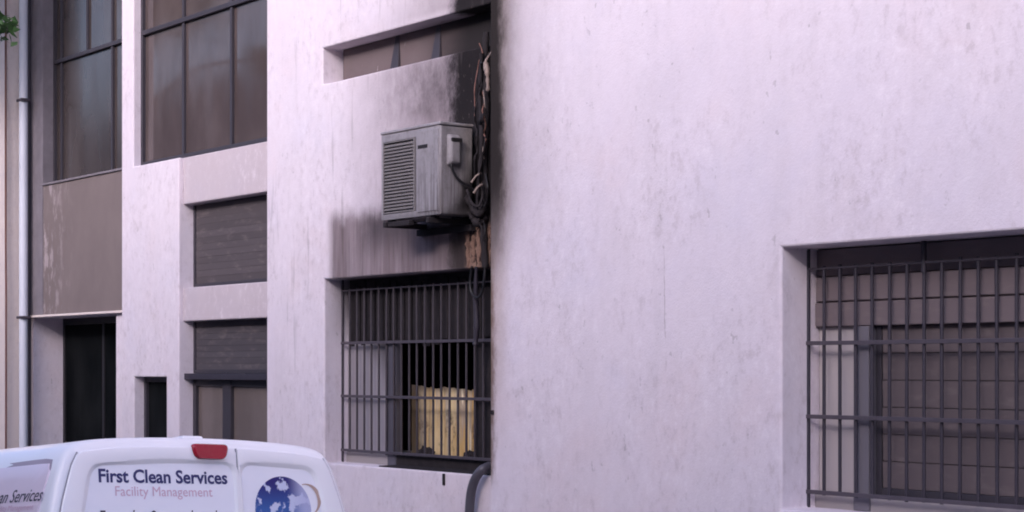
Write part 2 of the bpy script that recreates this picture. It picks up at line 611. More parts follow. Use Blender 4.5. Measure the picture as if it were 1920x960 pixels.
# rooms behind: back wall, ends, roof
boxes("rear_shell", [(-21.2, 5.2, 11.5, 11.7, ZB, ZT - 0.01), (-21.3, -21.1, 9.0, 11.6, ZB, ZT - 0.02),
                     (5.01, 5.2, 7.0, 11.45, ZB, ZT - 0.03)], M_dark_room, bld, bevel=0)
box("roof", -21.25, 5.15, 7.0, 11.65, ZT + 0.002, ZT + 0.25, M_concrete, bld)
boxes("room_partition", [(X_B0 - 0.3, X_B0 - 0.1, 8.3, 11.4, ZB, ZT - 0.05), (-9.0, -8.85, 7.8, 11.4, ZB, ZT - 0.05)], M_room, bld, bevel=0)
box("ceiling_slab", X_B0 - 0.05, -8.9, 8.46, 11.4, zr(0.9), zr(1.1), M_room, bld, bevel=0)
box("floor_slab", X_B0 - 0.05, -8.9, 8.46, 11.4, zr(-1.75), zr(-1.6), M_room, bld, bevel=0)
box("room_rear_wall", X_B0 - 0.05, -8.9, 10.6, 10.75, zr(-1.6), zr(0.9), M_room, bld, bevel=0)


# --- windows
def glazed(name, x0, x1, z0, z1, y, mull, trans, glass, frame_m, fw=0.045, parent=bld, extra=()):
    """frame, mullions and one pane per light; the panes are sub-parts"""
    parts = [(x0, x0 + fw, y - 0.03, y + 0.03, z0, z1), (x1 - fw, x1, y - 0.03, y + 0.03, z0, z1),
             (x0 + fw, x1 - fw, y - 0.028, y + 0.028, z0, z0 + fw), (x0 + fw, x1 - fw, y - 0.028, y + 0.028, z1 - fw, z1)]
    for xm in mull:
        parts.append((xm - fw * 0.45, xm + fw * 0.45, y - 0.024, y + 0.024, z0 + fw, z1 - fw))
    for zt in trans:
        parts.append((x0 + fw, x1 - fw, y - 0.036, y + 0.02, zt - fw * 0.5, zt + fw * 0.5))
    parts += list(extra)
    w = boxes(name, parts, frame_m, parent)
    xs = [x0 + fw] + [v for v in mull] + [x1 - fw]
    zs = [z0 + fw] + [v for v in trans] + [z1 - fw]
    for i in range(len(xs) - 1):
        for j in range(len(zs) - 1):
            g = box("pane", xs[i] - 0.004, xs[i + 1] + 0.004, y + 0.002, y + 0.010, zs[j] - 0.004, zs[j + 1] + 0.004,
                    glass, w, bevel=0)
            # panes never sit perfectly true
            g.matrix_basis = g.matrix_basis @ Matrix.Rotation(random.uniform(-.004, .004), 4, 'Z') @ Matrix.Rotation(random.uniform(-.003, .003), 4, 'X')
    return w


Y1 = Y_C + 0.11
glazed("window", W1[0] + 0.002, -13.1, W1[2] + 0.002, W1[3] - 0.002, Y1, [ax(347, Y1), ax(437, Y1), -13.75],
       [az(345, 39, Y1)], M_glass, M_frame)
Y4 = Y_D + 0.12
glazed("window", W4[0] + 0.002, -17.2, W4[2] + 0.002, W4[3] - 0.002, Y4, [ax(118, Y4), ax(213, Y4)], [az(140, 107, Y4)],
       M_glass_brown, M_frame,
       extra=[(ax(166, Y4) - 0.02, ax(166, Y4) + 0.02, Y4 - 0.022, Y4 + 0.022, az(140, 107, Y4), W4[3] - 0.05)])
YSW = Y_C + 0.14
glazed("window", SW[0] + 0.002, SW[1] - 0.002, SW[2] + 0.002, SW[3] - 0.002, YSW, [], [], M_dark_pane, M_frame, 0.05)


def shutter(name, x0, x1, z0, z1, y, pitch, mat, frame_m, gap=0.006, thick=0.016, post=0.0, lean=0.0):
    """closed shutter: frame with one object per slat, sharing one mesh"""
    fw = 0.035
    fr = boxes(name, [(x0, x0 + fw + post, y - 0.02, y + 0.03, z0, z1), (x1 - fw, x1, y - 0.02, y + 0.03, z0, z1),
                      (x0 + fw + post, x1 - fw, y - 0.018, y + 0.03, z0, z0 + fw), (x0, x1, y + 0.024, y + 0.04, z0 + 0.001, z1 - 0.001)], frame_m, bld)
    n = max(1, round((z1 - z0 - fw) / pitch))
    ph = (z1 - z0 - fw) / n
    L = x1 - x0 - 2 * fw - post
    me = None
    for i in range(n):
        zz = z0 + fw + i * ph
        cx = x0 + fw + post + L / 2
        if me is None:
            d = boxv(-L / 2 + 0.002, L / 2 - 0.002, -thick / 2, thick / 2, gap / 2, ph - gap / 2)
            d = [(vx, vy - (0.003 if vz > ph / 2 else -0.002), vz) for vx, vy, vz in d]
            s = mk("slat", [(vx + cx, vy + y, vz + zz) for vx, vy, vz in d], BOXF, mat, fr, bevel=0.0015)
            me = s.data
            z_first = s.matrix_basis.translation.copy()
        else:
            s = link_mesh("slat", me, fr, None, z_first + Vector((0, random.uniform(-.003, .003), i * ph)))
            bv = s.modifiers.new("bevel", 'BEVEL')
            bv.width, bv.segments = 0.0015, 1
    return fr


Y2 = Y_S + 0.13
shutter("roller_shutter", X_C1 + 0.006, -13.32, W2[2] + 0.004, W2[3] - 0.004, Y2, 0.062, M_shut, M_frame, gap=0.0012)
ZL = az(400, 706, Y_S)
shutter("roller_shutter", X_C1 + 0.006, -13.32, ZL + 0.03, W3[3] - 0.004, Y2, 0.062, M_shut_low, M_frame, gap=0.0012)
box("window_ledge", X_C1 + 0.004, -13.35, Y_S + 0.012, Y2 + 0.06, ZL - 0.03, ZL + 0.028, M_bar, bld)
glazed("window", X_C1 + 0.006, -13.32, zr(-2.15), ZL - 0.032, Y2 + 0.005, [ax(428, Y2)], [], M_glass_tan, M_frame, 0.06,
       extra=[(ax(428, Y2) - 0.06, ax(428, Y2) + 0.10, Y2 - 0.03, Y2 + 0.02, zr(-2.1), ZL - 0.04)])

# slit window above the unit: three boarded lights with dark posts
YSL = Y_B + 0.165
slf = boxes("slit_window", [(SL['x0'] + 0.002, SL['x1'], YSL + 0.03, YSL + 0.05, SL['z0'] + 0.002, SL['z1'] - 0.002)], M_frame, bld)
posts = [ax(640, YSL), ax(745, YSL), ax(822, YSL), -9.8]
for i in range(3):
    box("panel", posts[i] + 0.03, posts[i + 1] - 0.03, YSL, YSL + 0.028, SL['z0'] + 0.004, SL['z1'] - 0.004,
        M_slit, slf, bevel=0.004)
# wedge-shaped stays at the posts
for xp in posts[1:3]:
    V = [(xp - 0.07, YSL - 0.03, SL['z0'] + 0.003), (xp + 0.05, YSL - 0.03, SL['z0'] + 0.003), (xp + 0.05, YSL + 0.02, SL['z0'] + 0.003), (xp - 0.07, YSL + 0.02, SL['z0'] + 0.003),
         (xp - 0.02, YSL - 0.004, SL['z1'] - 0.004), (xp + 0.03, YSL - 0.004, SL['z1'] - 0.004), (xp + 0.03, YSL + 0.02, SL['z1'] - 0.004), (xp - 0.02, YSL + 0.02, SL['z1'] - 0.004)]
    mk("post", V, BOXF, M_frame, slf, bevel=0.004)


def panel_mat(name, c, smoke):
    m = NT(name, 0.6, 0.3)
    p, x, y, z = m.pos()
    a = m.noise((4, 4, 2), detail=5)
    b = m.noise((2.5, 2.5, 2.5), detail=4)
    k = m.mix(a, tuple(v * 0.9 for v in c), c)
    if smoke:
        d = m.add(m.mul(m.add(x, -ax(727, YS_)), 0.9), m.add(z, -ZC - 0.22), m.mul(m.add(b, -0.5), 0.3))
        k = m.mix(m.mul(m.step(d, -0.5, 0.05), 0.95), k, (0.02, 0.017, 0.019))
    m.color(k)
    return m.m


YS_ = Y_B + 0.23
M_post_grey = panel_mat("grey_post_paint", (0.15, 0.14, 0.165), False)
M_step = panel_mat("pale_sill", (0.34, 0.31, 0.31), False)
M_board_low = shutter_mat("brown_grey_boards", (0.140, 0.114, 0.118), (0.118, 0.096, 0.100))
M_cream_panel = panel_mat("cream_panel", (0.46, 0.415, 0.42), False)
M_smoked_panel = panel_mat("smoked_grey_panel", (0.36, 0.33, 0.36), True)


# --- barred windows
def grille(x0, x1, y, ztop, rails, spacing, mat, hang, zsill, ztop_open):
    """three flat rails and a thin top rail; every round bar is a sub-part"""
    prt = [(x0 - 0.03, x1, y - 0.018, y - 0.006, z - 0.011, z + 0.011) for z in rails]
    prt.append((x0, x1, y - 0.006, y + 0.006, ztop - 0.006, ztop + 0.006))
    g = boxes("window_grille", prt, M_rail_lit, bld, bevel=0.002)
    tube("post", [(x0, y, zsill + 0.002), (x0, y, ztop_open - 0.003)], 0.0125, mat, g, curve=False)
    for xh in hang:
        tube("hanger", [(xh, y, ztop - 0.05), (xh, y, ztop_open - 0.003)], 0.014, mat, g, curve=False)
    n = int((x1 - x0) / spacing)
    me, first = None, None
    zb = rails[-1] - 0.015
    for i in range(1, n):
        xb = x0 + i * spacing
        if me is None:
            s = tube("bar", [(xb, y + 0.004, zb), (xb, y + 0.004, ztop + 0.012)], 0.0095, mat, g, curve=False, sides=8)
            me, first, xf = s.data, s.matrix_basis.translation.copy(), xb
        else:
            lean = random.uniform(-0.004, 0.004)
            s = link_mesh("bar", me, g, None, first + Vector((xb - xf, 0, random.uniform(-.006, .006))))
            s.matrix_basis = s.matrix_basis @ Matrix.Rotation(lean, 4, 'Y')
    return g


YBA = Y_A + 0.205
xg = ax(1515, YBA)
spA = (ax(1905, YBA) - ax(1515, YBA)) / 12
grille(xg, RW['x1'] - 0.02, YBA, az(1700, 494, YBA), [az(1700, 641, YBA), az(1700, 786, YBA), az(1700, 935, YBA)],
       spA, M_bar, [ax(1732, YBA)], RW['z0'], RW['z1'])
YBB = Y_B + 0.175
xg2 = ax(642, YBB)
spB = (ax(906, YBB) - ax(642, YBB)) / 18
grille(xg2, BW['x1'] - 0.02, YBB, az(760, 538, YBB), [az(760, 641, YBB), az(760, 745, YBB), az(760, 851, YBB)],
       spB, M_bar_burnt, [], BW['z0'], BW['z1'])

# right window: boxed lintel of three boards, grey-blue post, closed wide-board shutter
YLB = YBA + 0.045
zb0, zb1 = az(1560, 612, YLB), RW['z1'] - 0.003
lint = box("shutter_box", RW['x0'] + 0.003, RW['x1'] - 0.003, YLB + 0.03, YLB + 0.26, zb0 - 0.002, zb1, M_shut_r, bld)
zc1, zc2 = az(1560, 566, YLB), az(1560, 518, YLB)
for k, (u0, u1, off) in enumerate([(zb0, zc1 - 0.004, 0.0), (zc1 + 0.004, zc2 - 0.003, 0.006), (zc2 + 0.003, zb1 - 0.004, 0.012)]):
    box("board", RW['x0'] + 0.006, RW['x1'] - 0.006, YLB + off, YLB + 0.028, u0, u1, M_shut_r, lint, bevel=0.005)
YWN = YBA + 0.10
xs0, xs1 = ax(1612, YWN - 0.02), ax(1641, YWN - 0.02)
box("sill_step", RW['x0'] + 0.003, RW['x1'] - 0.003, YBA + 0.045, YWN + 0.3, RW['z0'] - 0.01, RW['z0'] + 0.085, M_step, bld, bevel=0.008)
box("fixed_panel", RW['x0'] + 0.004, xs0 - 0.002, YWN - 0.02, YWN + 0.01, RW['z0'] + 0.088, zb0 - 0.003, M_cream_panel, bld, bevel=0.003)
box("window_post", xs0, xs1, YBA + 0.030, YWN + 0.03, RW['z0'] + 0.001, zb0 - 0.003, M_post_grey, bld, bevel=0.004)
shutter("board_shutter", xs1 + 0.006, RW['x1'] - 0.004, RW['z0'] + 0.088, zb0 - 0.004, YWN, 0.136, M_board_low, M_frame, gap=0.0035, thick=0.02)

# burnt window: charred shutter box, grey-blue post, dark room
YLB2 = YBB + 0.045
zq0 = az(690, 640, YLB2)
sbx = box("burnt_shutter_box", BW['x0'] + 0.003, BW['x1'] - 0.003, YLB2 + 0.02, YLB2 + 0.30, zq0, BW['z1'] - 0.003, M_char, bld)
# charred laths still clinging to its front and edge
xx = BW['x0'] + 0.05
while xx < BW['x1'] - 0.1:
    wdt = random.uniform(0.05, 0.12)
    zlow = zq0 - random.choice([0, 0, 0.02, 0.06]) + random.uniform(-.02, .02)
    box("lath", xx, xx + wdt, YLB2 + random.uniform(0.0, 0.008), YLB2 + 0.018, zlow, BW['z1'] - random.uniform(0.01, 0.06), M_char, sbx, bevel=0.004)
    xx += wdt + random.uniform(0.012, 0.03)
YWB = YBB + 0.07
xp0, xp1 = ax(727, YBB + 0.02), ax(743, YBB + 0.02)
zst = BW['z0'] + 0.10
box("window_post", xp0, xp1, YBB + 0.016, YBB + 0.075, BW['z0'] + 0.001, zq0 - 0.003, M_frame_blue, bld)
box("sill_step", BW['x0'] + 0.003, xp0 + 0.02, YBB + 0.032, YWB + 0.3, BW['z0'] - 0.01, zst, M_step, bld, bevel=0.008)
box("charred_sill", xp0 + 0.022, BW['x1'] - 0.01, YBB + 0.024, YWB + 0.3, BW['z0'] - 0.01, zst - 0.004, M_char, bld, bevel=0.008)
box("charred_apron", xp1 + 0.01, BW['x1'] - 0.01, Y_B + 0.02, YBB + 0.022, BW['z0'] - 0.015, BW['z0'] + 0.010, M_char, bld, bevel=0.006)
box("fixed_panel", BW['x0'] + 0.004, xp0 - 0.002, YBB + 0.050, YBB + 0.068, zst + 0.003, zq0 - 0.003, M_smoked_panel, bld, bevel=0.003)
box("charred_stile", ax(895, YWB), ax(895, YWB) + 0.20, YWB - 0.028, YWB + 0.03, zst, zq0 - 0.003, M_char, bld)

# cement infill above the doorway, concrete post, portal trim
box("cement_infill", ax(76, Y_D - 0.03), -16.9, Y_D - 0.03, Y_D + 0.01, DW[3] + 0.03, W4[2] - 0.015, M_cement, bld, bevel=0.006)
box("concrete_post", X_D0 + 0.03, W4[0] - 0.003, Y_D - 0.045, Y_D + 0.02, DW[3] + 0.03, ZT - 0.1, M_concrete, bld, bevel=0.008)
box("window_sill", W4[0] - 0.02, -16.95, Y_D - 0.05, Y_D + 0.02, W4[2] - 0.013, W4[2] + 0.012, M_concrete, bld, bevel=0.004)
box("portal_trim", X_D0 + 0.01, -16.95, Y_D - 0.06, Y_D + 0.012, DW[3] + 0.002, DW[3] + 0.028, M_neigh, bld, bevel=0.004)
box("window_jamb", W4[0] + 0.001, W4[0] + 0.016, Y_D - 0.044, Y4 - 0.032, W4[2] + 0.013, W4[3] - 0.01, M_concrete, bld, bevel=0.003)
# open doorway: black frame and panes stand in for the dark inside
YDR = Y_D + 0.37
dx0, dx1 = DW[0] + 0.004, DW[1] - 0.004
dr = boxes("doorway_dark", [(dx0, dx0 + 0.06, YDR, YDR + 0.05, DW[2] + 0.01, DW[3] - 0.004), (dx1 - 0.04, dx1, YDR, YDR + 0.05, DW[2] + 0.01, DW[3] - 0.004),
                    (dx0 + 0.06, dx1 - 0.06, YDR + 0.002, YDR + 0.048, DW[3] - 0.08, DW[3] - 0.006),
                    ((dx0 + dx1) / 2 - 0.03, (dx0 + dx1) / 2 + 0.03, YDR + 0.004, YDR + 0.046, DW[2] + 0.01, DW[3] - 0.08)], M_rubber, bld)
for k in range(2):
    h0 = dx0 + 0.06 if k == 0 else (dx0 + dx1) / 2 + 0.03
    box("pane", h0, h0 + (dx1 - dx0) / 2 - 0.09, YDR + 0.02, YDR + 0.028, DW[2] + 0.02, DW[3] - 0.082, M_dark_pane, dr, bevel=0)


# ------------------------------------------------------------------ scorched yellow panel in the burnt room
YX0, YZ1 = ax(768, YWB + 0.09), az(830, 722, YWB + 0.09)


def yellow_mat():
    m = NT("scorched_yellow_board", 0.6, 0.3)
    p, x, y, z = m.pos()
    a = m.noise((9, 9, 1.2), detail=6, rough=0.65, dist=0.4)
    b = m.noise((8, 8, 5), detail=6, rough=0.7)
    g = m.noise((22, 22, 1.5), detail=3)
    c = m.mix(m.step(a, 0.38, 0.62), (0.58, 0.37, 0.13), (0.74, 0.58, 0.32))
    c = m.mix(m.mul(m.step(g, 0.5, 0.62), 0.7), c, (0.42, 0.36, 0.31))
    c = m.mix(m.step(g, 0.66, 0.72), c, (0.9, 0.8, 0.55))
    c = m.mix(m.mul(m.step(b, 0.53, 0.66), 0.8), c, (0.15, 0.10, 0.065))
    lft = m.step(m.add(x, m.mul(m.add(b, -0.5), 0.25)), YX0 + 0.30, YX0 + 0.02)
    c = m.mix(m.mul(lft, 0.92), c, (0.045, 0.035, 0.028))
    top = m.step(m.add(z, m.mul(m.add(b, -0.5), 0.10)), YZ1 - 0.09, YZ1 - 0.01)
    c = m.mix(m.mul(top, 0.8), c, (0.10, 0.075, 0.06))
    m.color(c)
    return m.m


YYP = YWB + 0.09
yx0, yx1 = ax(768, YYP), ax(905, YYP)
yz0, yz1 = zst - 0.003, az(830, 722, YYP)
N = 26
V, Fc = [], []
for i in range(N + 1):
    t = i / N
    X = yx0 + (yx1 - yx0) * t
    top = yz1 - 0.05 * abs(mnoise.noise(Vector((t * 7, 2, 0)))) - 0.03 * t
    bot = yz0
    wav = 0.018 * math.sin(t * 34) + 0.012 * mnoise.noise(Vector((t * 9, 0, 5)))
    V += [(X, YYP + 0.02 + wav, bot), (X, YYP + 0.02 + wav, top), (X, YYP + 0.032 + wav, top), (X, YYP + 0.032 + wav, bot)]
for i in range(N):
    k = 4 * i
    for s in range(4):
        Fc.append((k + s, k + (s + 1) % 4, k + 4 + (s + 1) % 4, k + 4 + s))
Fc += [(0, 1, 2, 3), (4 * N + 3, 4 * N + 2, 4 * N + 1, 4 * N)]
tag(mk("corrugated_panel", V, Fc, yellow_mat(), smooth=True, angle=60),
    "scorched yellow corrugated panel standing behind the bars of the burnt window", "panel")
# charred heaps on the sill in front of it
for k, (px, h_, w_) in enumerate([(797, 0.055, 0.20), (882, 0.045, 0.16)]):
    X = ax(px, YWB + 0.03)
    bm = bmesh.new()
    bmesh.ops.create_icosphere(bm, subdivisions=3, radius=1)
    for v in bm.verts:
        d = 1 + 0.45 * mnoise.noise(v.co * 2.2 + Vector((k * 9, 0, 0)))
        v.co = Vector((v.co.x * w_ * 0.5 * d, v.co.y * 0.04 * d, max(v.co.z, -0.15) * h_ * d))
    me = bpy.data.meshes.new("charred_debris")
    bm.to_mesh(me)
    bm.free()
    me.materials.append(M_char)
    o = link_mesh("charred_debris", me, None, None, (X, YWB + 0.03, zst - 0.004 + 0.13 * h_))
    tag(o, ["charred heap on the sill at the left of the yellow panel", "charred heap on the sill at the right of the yellow panel"][k], "debris")


# ------------------------------------------------------------------ air conditioner
YF = 7.35


def ac_mat():
    m = NT("sooty_enamel", 0.5, 0.4)
    p, x, y, z = m.pos()
    a = m.noise((5, 5, 3), detail=6, rough=0.65)
    st = m.noise((38, 38, 1.2), detail=4, rough=0.6)
    c = m.mix(a, (0.225, 0.208, 0.222), (0.34, 0.318, 0.336))
    c = m.mix(m.mul(m.step(y, YF + 0.12, YF + 0.25), 0.5), c, (0.27, 0.235, 0.20))
    low = m.step(z, zr(1.62), zr(1.15))
    right = m.step(x, -11.0, -10.45)
    c = m.mix(m.mul(low, right, m.step(st, 0.44, 0.60), 0.85), c, (0.09, 0.078, 0.08))
    gr_ = m.noise((14, 14, 9), detail=6, rough=0.75)
    c = m.mix(m.mul(m.step(gr_, 0.45, 0.7), 0.55), c, (0.12, 0.105, 0.105))
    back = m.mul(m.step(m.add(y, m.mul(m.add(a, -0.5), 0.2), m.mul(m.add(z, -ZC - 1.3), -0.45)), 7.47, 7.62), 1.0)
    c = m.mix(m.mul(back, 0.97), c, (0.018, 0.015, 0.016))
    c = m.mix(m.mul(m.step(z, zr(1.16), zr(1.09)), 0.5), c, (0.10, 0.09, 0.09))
    m.color(c)
    return m.m


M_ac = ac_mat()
M_ac_slat = simple("sooty_grey_plastic", (0.17, 0.155, 0.155), 0.6, 0.3, var=0.35, scale=5)
M_ac_dark = simple("dark_coil", (0.02, 0.018, 0.02), 0.7, 0.3)
acx0, acx1 = ax(715, YF), ax(826, YF)
acz0, acz1 = zr(1.088), zr(1.722)
acy1 = YF + 0.285
ac = thing("air_conditioner", "soot-streaked white air conditioner unit hung on the blackened wall", "air conditioner",
           ((acx0 + acx1) / 2, (YF + acy1) / 2, acz0))
gx0, gx1, gz0_, gz1_ = ax(719, YF), ax(778, YF), zr(1.135), zr(1.665)


def casing():
    """shell with the fan opening cut in its front"""
    x0, x1, y0, y1, z0, z1 = acx0, acx1, YF, acy1, acz0, acz1
    d = 0.07
    V = boxv(x0, x1, y0, y1, z0, z1) + [(gx0, y0, gz0_), (gx1, y0, gz0_), (gx1, y0, gz1_), (gx0, y0, gz1_),
                                        (gx0, y0 + d, gz0_), (gx1, y0 + d, gz0_), (gx1, y0 + d, gz1_), (gx0, y0 + d, gz1_)]
    Fc = [(3, 2, 1, 0), (4, 5, 6, 7), (1, 2, 6, 5), (2, 3, 7, 6), (3, 0, 4, 7),
          (0, 1, 9, 8), (1, 5, 10, 9), (5, 4, 11, 10), (4, 0, 8, 11),
          (8, 9, 13, 12), (9, 10, 14, 13), (10, 11, 15, 14), (11, 8, 12, 15), (12, 13, 14, 15)]
    return mk("casing", V, Fc, M_ac, ac, bevel=0.014, seg=3)


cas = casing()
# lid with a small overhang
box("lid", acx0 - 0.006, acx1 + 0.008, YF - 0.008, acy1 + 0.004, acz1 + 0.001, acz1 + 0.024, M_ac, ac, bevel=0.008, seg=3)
# seam of the front panel beside the grille
box("front_panel", gx1 + 0.03, acx1 - 0.022, YF - 0.006, YF + 0.004, acz0 + 0.03, acz1 - 0.02, M_ac, ac, bevel=0.004)
box("badge", ax(782, YF) + 0.02, ax(800, YF) + 0.02, YF - 0.009, YF - 0.0065, zr(1.575), zr(1.600), M_ac_dark, ac, bevel=0.001)
# fan: hub and three swept blades deep in the opening
fcx, fcz = (gx0 + gx1) / 2, (gz0_ + gz1_) / 2
fan = tube("fan", [(fcx, YF + 0.055, fcz), (fcx, YF + 0.066, fcz)], 0.05, M_ac_dark, ac, curve=False, sides=16)
for k in range(3):
    V = []
    for s in range(7):
        rr = 0.045 + 0.155 * s / 6
        for e in (-1, 1):
            a = 2 * math.pi * k / 3 + e * (0.75 - 0.25 * s / 6) * 0.8 + 0.35 * s / 6
            V.append((fcx + rr * math.cos(a), YF + 0.058 + e * 0.006, fcz + rr * math.sin(a)))
    mk("blade", V, [(2 * i, 2 * i + 1, 2 * i + 3, 2 * i + 2) for i in range(6)], M_ac_slat, fan)
grl = boxes("grille", [(gx0, gx0 + 0.012, YF - 0.006, YF + 0.012, gz0_, gz1_), (gx1 - 0.016, gx1, YF - 0.006, YF + 0.012, gz0_, gz1_),
                       (gx0 + 0.012, gx1 - 0.016, YF - 0.005, YF + 0.012, gz0_, gz0_ + 0.012), (gx0 + 0.012, gx1 - 0.016, YF - 0.005, YF + 0.012, gz1_ - 0.012, gz1_)], M_ac_slat, ac)
nsl = 20
me = None
for i in range(nsl):
    zz = gz0_ + 0.02 + (gz1_ - gz0_ - 0.04) * (i + 0.5) / nsl
    if me is None:
        V = [(gx0 + 0.012, YF - 0.002, zz - 0.011), (gx1 - 0.016, YF - 0.002, zz - 0.011), (gx1 - 0.016, YF + 0.014, zz + 0.007), (gx0 + 0.012, YF + 0.014, zz + 0.007),
             (gx0 + 0.012, YF - 0.005, zz - 0.007), (gx1 - 0.016, YF - 0.005, zz - 0.007), (gx1 - 0.016, YF + 0.011, zz + 0.011), (gx0 + 0.012, YF + 0.011, zz + 0.011)]
        s = mk("slat", V, BOXF, M_ac_slat, grl)
        me, f0, z_0 = s.data, s.matrix_basis.translation.copy(), zz
    else:
        link_mesh("slat", me, grl, None, f0 + Vector((0, 0, zz - z_0)))
# service-valve cover on the right-hand side, with a dark grip slot above it
XS = acx1
vc0, vc1 = YF + 0.045, YF + 0.165
V = []
for (yy0, yy1, zz0, zz1, xo) in ((vc0, vc1, zr(1.43), zr(1.665), 0.0), (vc0 + 0.018, vc1 - 0.018, zr(1.455), zr(1.64), 0.045)):
    V += [(XS + xo, yy0, zz0), (XS + xo, yy1, zz0), (XS + xo, yy1, zz1), (XS + xo, yy0, zz1)]
cov = mk("valve_cover", V, [(3, 2, 1, 0), (4, 5, 6, 7), (0, 1, 5, 4), (1, 2, 6, 5), (2, 3, 7, 6), (3, 0, 4, 7)], M_ac, ac, bevel=0.016, seg=3)
box("grip", XS + 0.02, XS + 0.052, vc0 + 0.02, vc1 - 0.01, zr(1.605), zr(1.632), M_ac_dark, cov, bevel=0.006)
# bracket: two steel arms and the cross bar
boxes("bracket", [(acx0 + 0.05, acx0 + 0.09, YF - 0.02, Y_B - 0.001, acz0 - 0.052, acz0 - 0.012),
                  (acx1 - 0.16, acx1 - 0.12, YF - 0.02, Y_B - 0.001, acz0 - 0.052, acz0 - 0.012),
                  (acx0 + 0.02, acx1 - 0.05, Y_B - 0.05, Y_B - 0.002, acz0 - 0.10, acz0 - 0.053),
                  (acx0 + 0.03, acx0 + 0.36, YF + 0.0, YF + 0.05, acz0 - 0.050, acz0 - 0.014)], M_char, ac, bevel=0.004)
for xf in (acx0 + 0.07, acx1 - 0.14):
    for yf in (YF + 0.05, acy1 - 0.05):
        box("foot", xf - 0.03, xf + 0.03, yf - 0.02, yf + 0.02, acz0 - 0.0115, acz0 + 0.0005, M_rubber, ac, bevel=0.002)

# ------------------------------------------------------------------ burnt cables and pipes
xq = lambda px, yy=Y_B - 0.04: ax(px, yy)


def cable(pts, rad, mat, label, name="burnt_cable", jit=0.25, **kw):
    """pts: (pixel x, pixel y, depth)"""
    P3 = []
    for px, py, yy in pts:
        X, Z = at(px, py, yy)
        P3.append((X, yy, Z))
    return tag(tube(name, P3, rad, mat, jitter=jit, **kw), label, "cable")


YW = Y_B - 0.03
cable([(912, 60, YW), (909, 130, YW), (912, 210, YW), (908, 300, YW), (911, 380, YW), (907, 430, YW), (910, 503, YW)], 0.024, M_char,
      "thick charred conduit running up the blackened corner beside the unit", "burnt_conduit", 0.5)
cable([(903, 100, YW - .05), (900, 180, YW - .04), (903, 260, YW - .06), (899, 330, YW - .05), (894, 395, YW - .05)], 0.014, M_char,
      "thin charred cable hanging just left of the thick conduit", jit=0.6)
cable([(932, 84, YW - .05), (924, 96, YW - .06), (916, 106, YW - .06), (911, 118, YW - .06), (914, 140, YW - .06), (915, 172, YW - .05)],
      [0.005, 0.008, 0.010, 0.018, 0.013, 0.005], M_galv, "pale peeled cable end dangling at the top of the burnt corner", jit=0.6)


def flank(px, py, xo):
    """point beside the unit's right-hand side, xo in front of it"""
    X = acx1 + xo
    d = (px - 960) / F_PX
    t = X / (d * _r[0] + _a[0])
    return (X, t * (d * _r[1] + _a[1]), ZC + (HORIZON - py) / F_PX * t)


tag(tube("burnt_cable", [flank(846, 300, .02), flank(847, 314, .03), flank(855, 331, .035), flank(866, 342, .04), flank(879, 348, .05), flank(892, 360, .06), flank(902, 374, .08)],
         0.0095, M_rubber, jitter=0.2), "black cable curving down from the side cover of the air conditioner", "cable")
for k, (p0, p1, lab) in enumerate([((884, 342), (901, 325), "upper bare copper stub beside the air conditioner's right edge"),
                                   ((888, 362), (904, 346), "lower bare copper stub beside the air conditioner's right edge")]):
    cable([(p0[0], p0[1], YF + .2), ((p0[0] + p1[0]) / 2, (p0[1] + p1[1]) / 2 - 3, YF + .22), (p1[0], p1[1], YF + .26)], 0.008, M_galv, lab, "copper_stub", 0.5)
labs = ["charred lump of cables sagging at the lower right of the unit",
        "charred strand looping below the copper stubs", "short charred strand against the corner under the unit"]
cable([(868, 352, YF + .24), (876, 372, YF + .23), (888, 392, YF + .25), (900, 398, YW - .06), (908, 380, YW - .02)], [0.012, 0.026, 0.034, 0.028, 0.012], M_char, labs[0], jit=0.6)
cable([(876, 356, YF + .2), (884, 380, YF + .19), (898, 386, YF + .22), (905, 366, YW - .05), (904, 340, YW - .03)], 0.009, M_char, labs[1], jit=0.6)
cable([(880, 398, YW - .08), (888, 412, YW - .06), (900, 416, YW - .03), (908, 405, YW)], [0.02, 0.04, 0.035, 0.015], M_char, labs[2], jit=0.6)
# loops in front of the burnt window
cable([(885, 500, YW), (882, 522, YW + .02), (882, 540, YW + .02), (887, 553, YW + .02), (896, 558, YW + .02), (904, 548, YW + .02), (908, 525, YW), (910, 500, YW)],
      0.010, M_rubber, "black cable loop hanging at the top right of the burnt window", jit=0.1)
cable([(893, 500, YW + .03), (892, 560, YW + .06), (894, 610, YW + .07), (891, 648, YW + .07)], [0.014, 0.02, 0.02, 0.012], M_bar,
      "grey scorched cable end hanging behind the cable loop", jit=0.4)
# a ragged bundle of thin burnt strands beside the conduit
bun = thing("burnt_wire_bundle", "ragged bundle of thin burnt wires trailing down the black corner", "wires", (ax(905, YW), YW, az(905, 440, YW)))
for k in range(11):
    px, py = random.uniform(897, 916), random.uniform(70, 330)
    pts_ = []
    for q in range(7):
        yy = YW - random.uniform(0.0, 0.09)
        X, Z = at(px, py, yy)
        pts_.append((X, yy, Z))
        px += random.uniform(-7, 7)
        px = min(max(px, 890), 917)
        py += random.uniform(12, 34)
    tube("strand", pts_, random.uniform(0.003, 0.007), random.choice([M_char, M_char, M_rubber, M_rust, M_galv]), bun, sides=6, n=5, jitter=0.5)
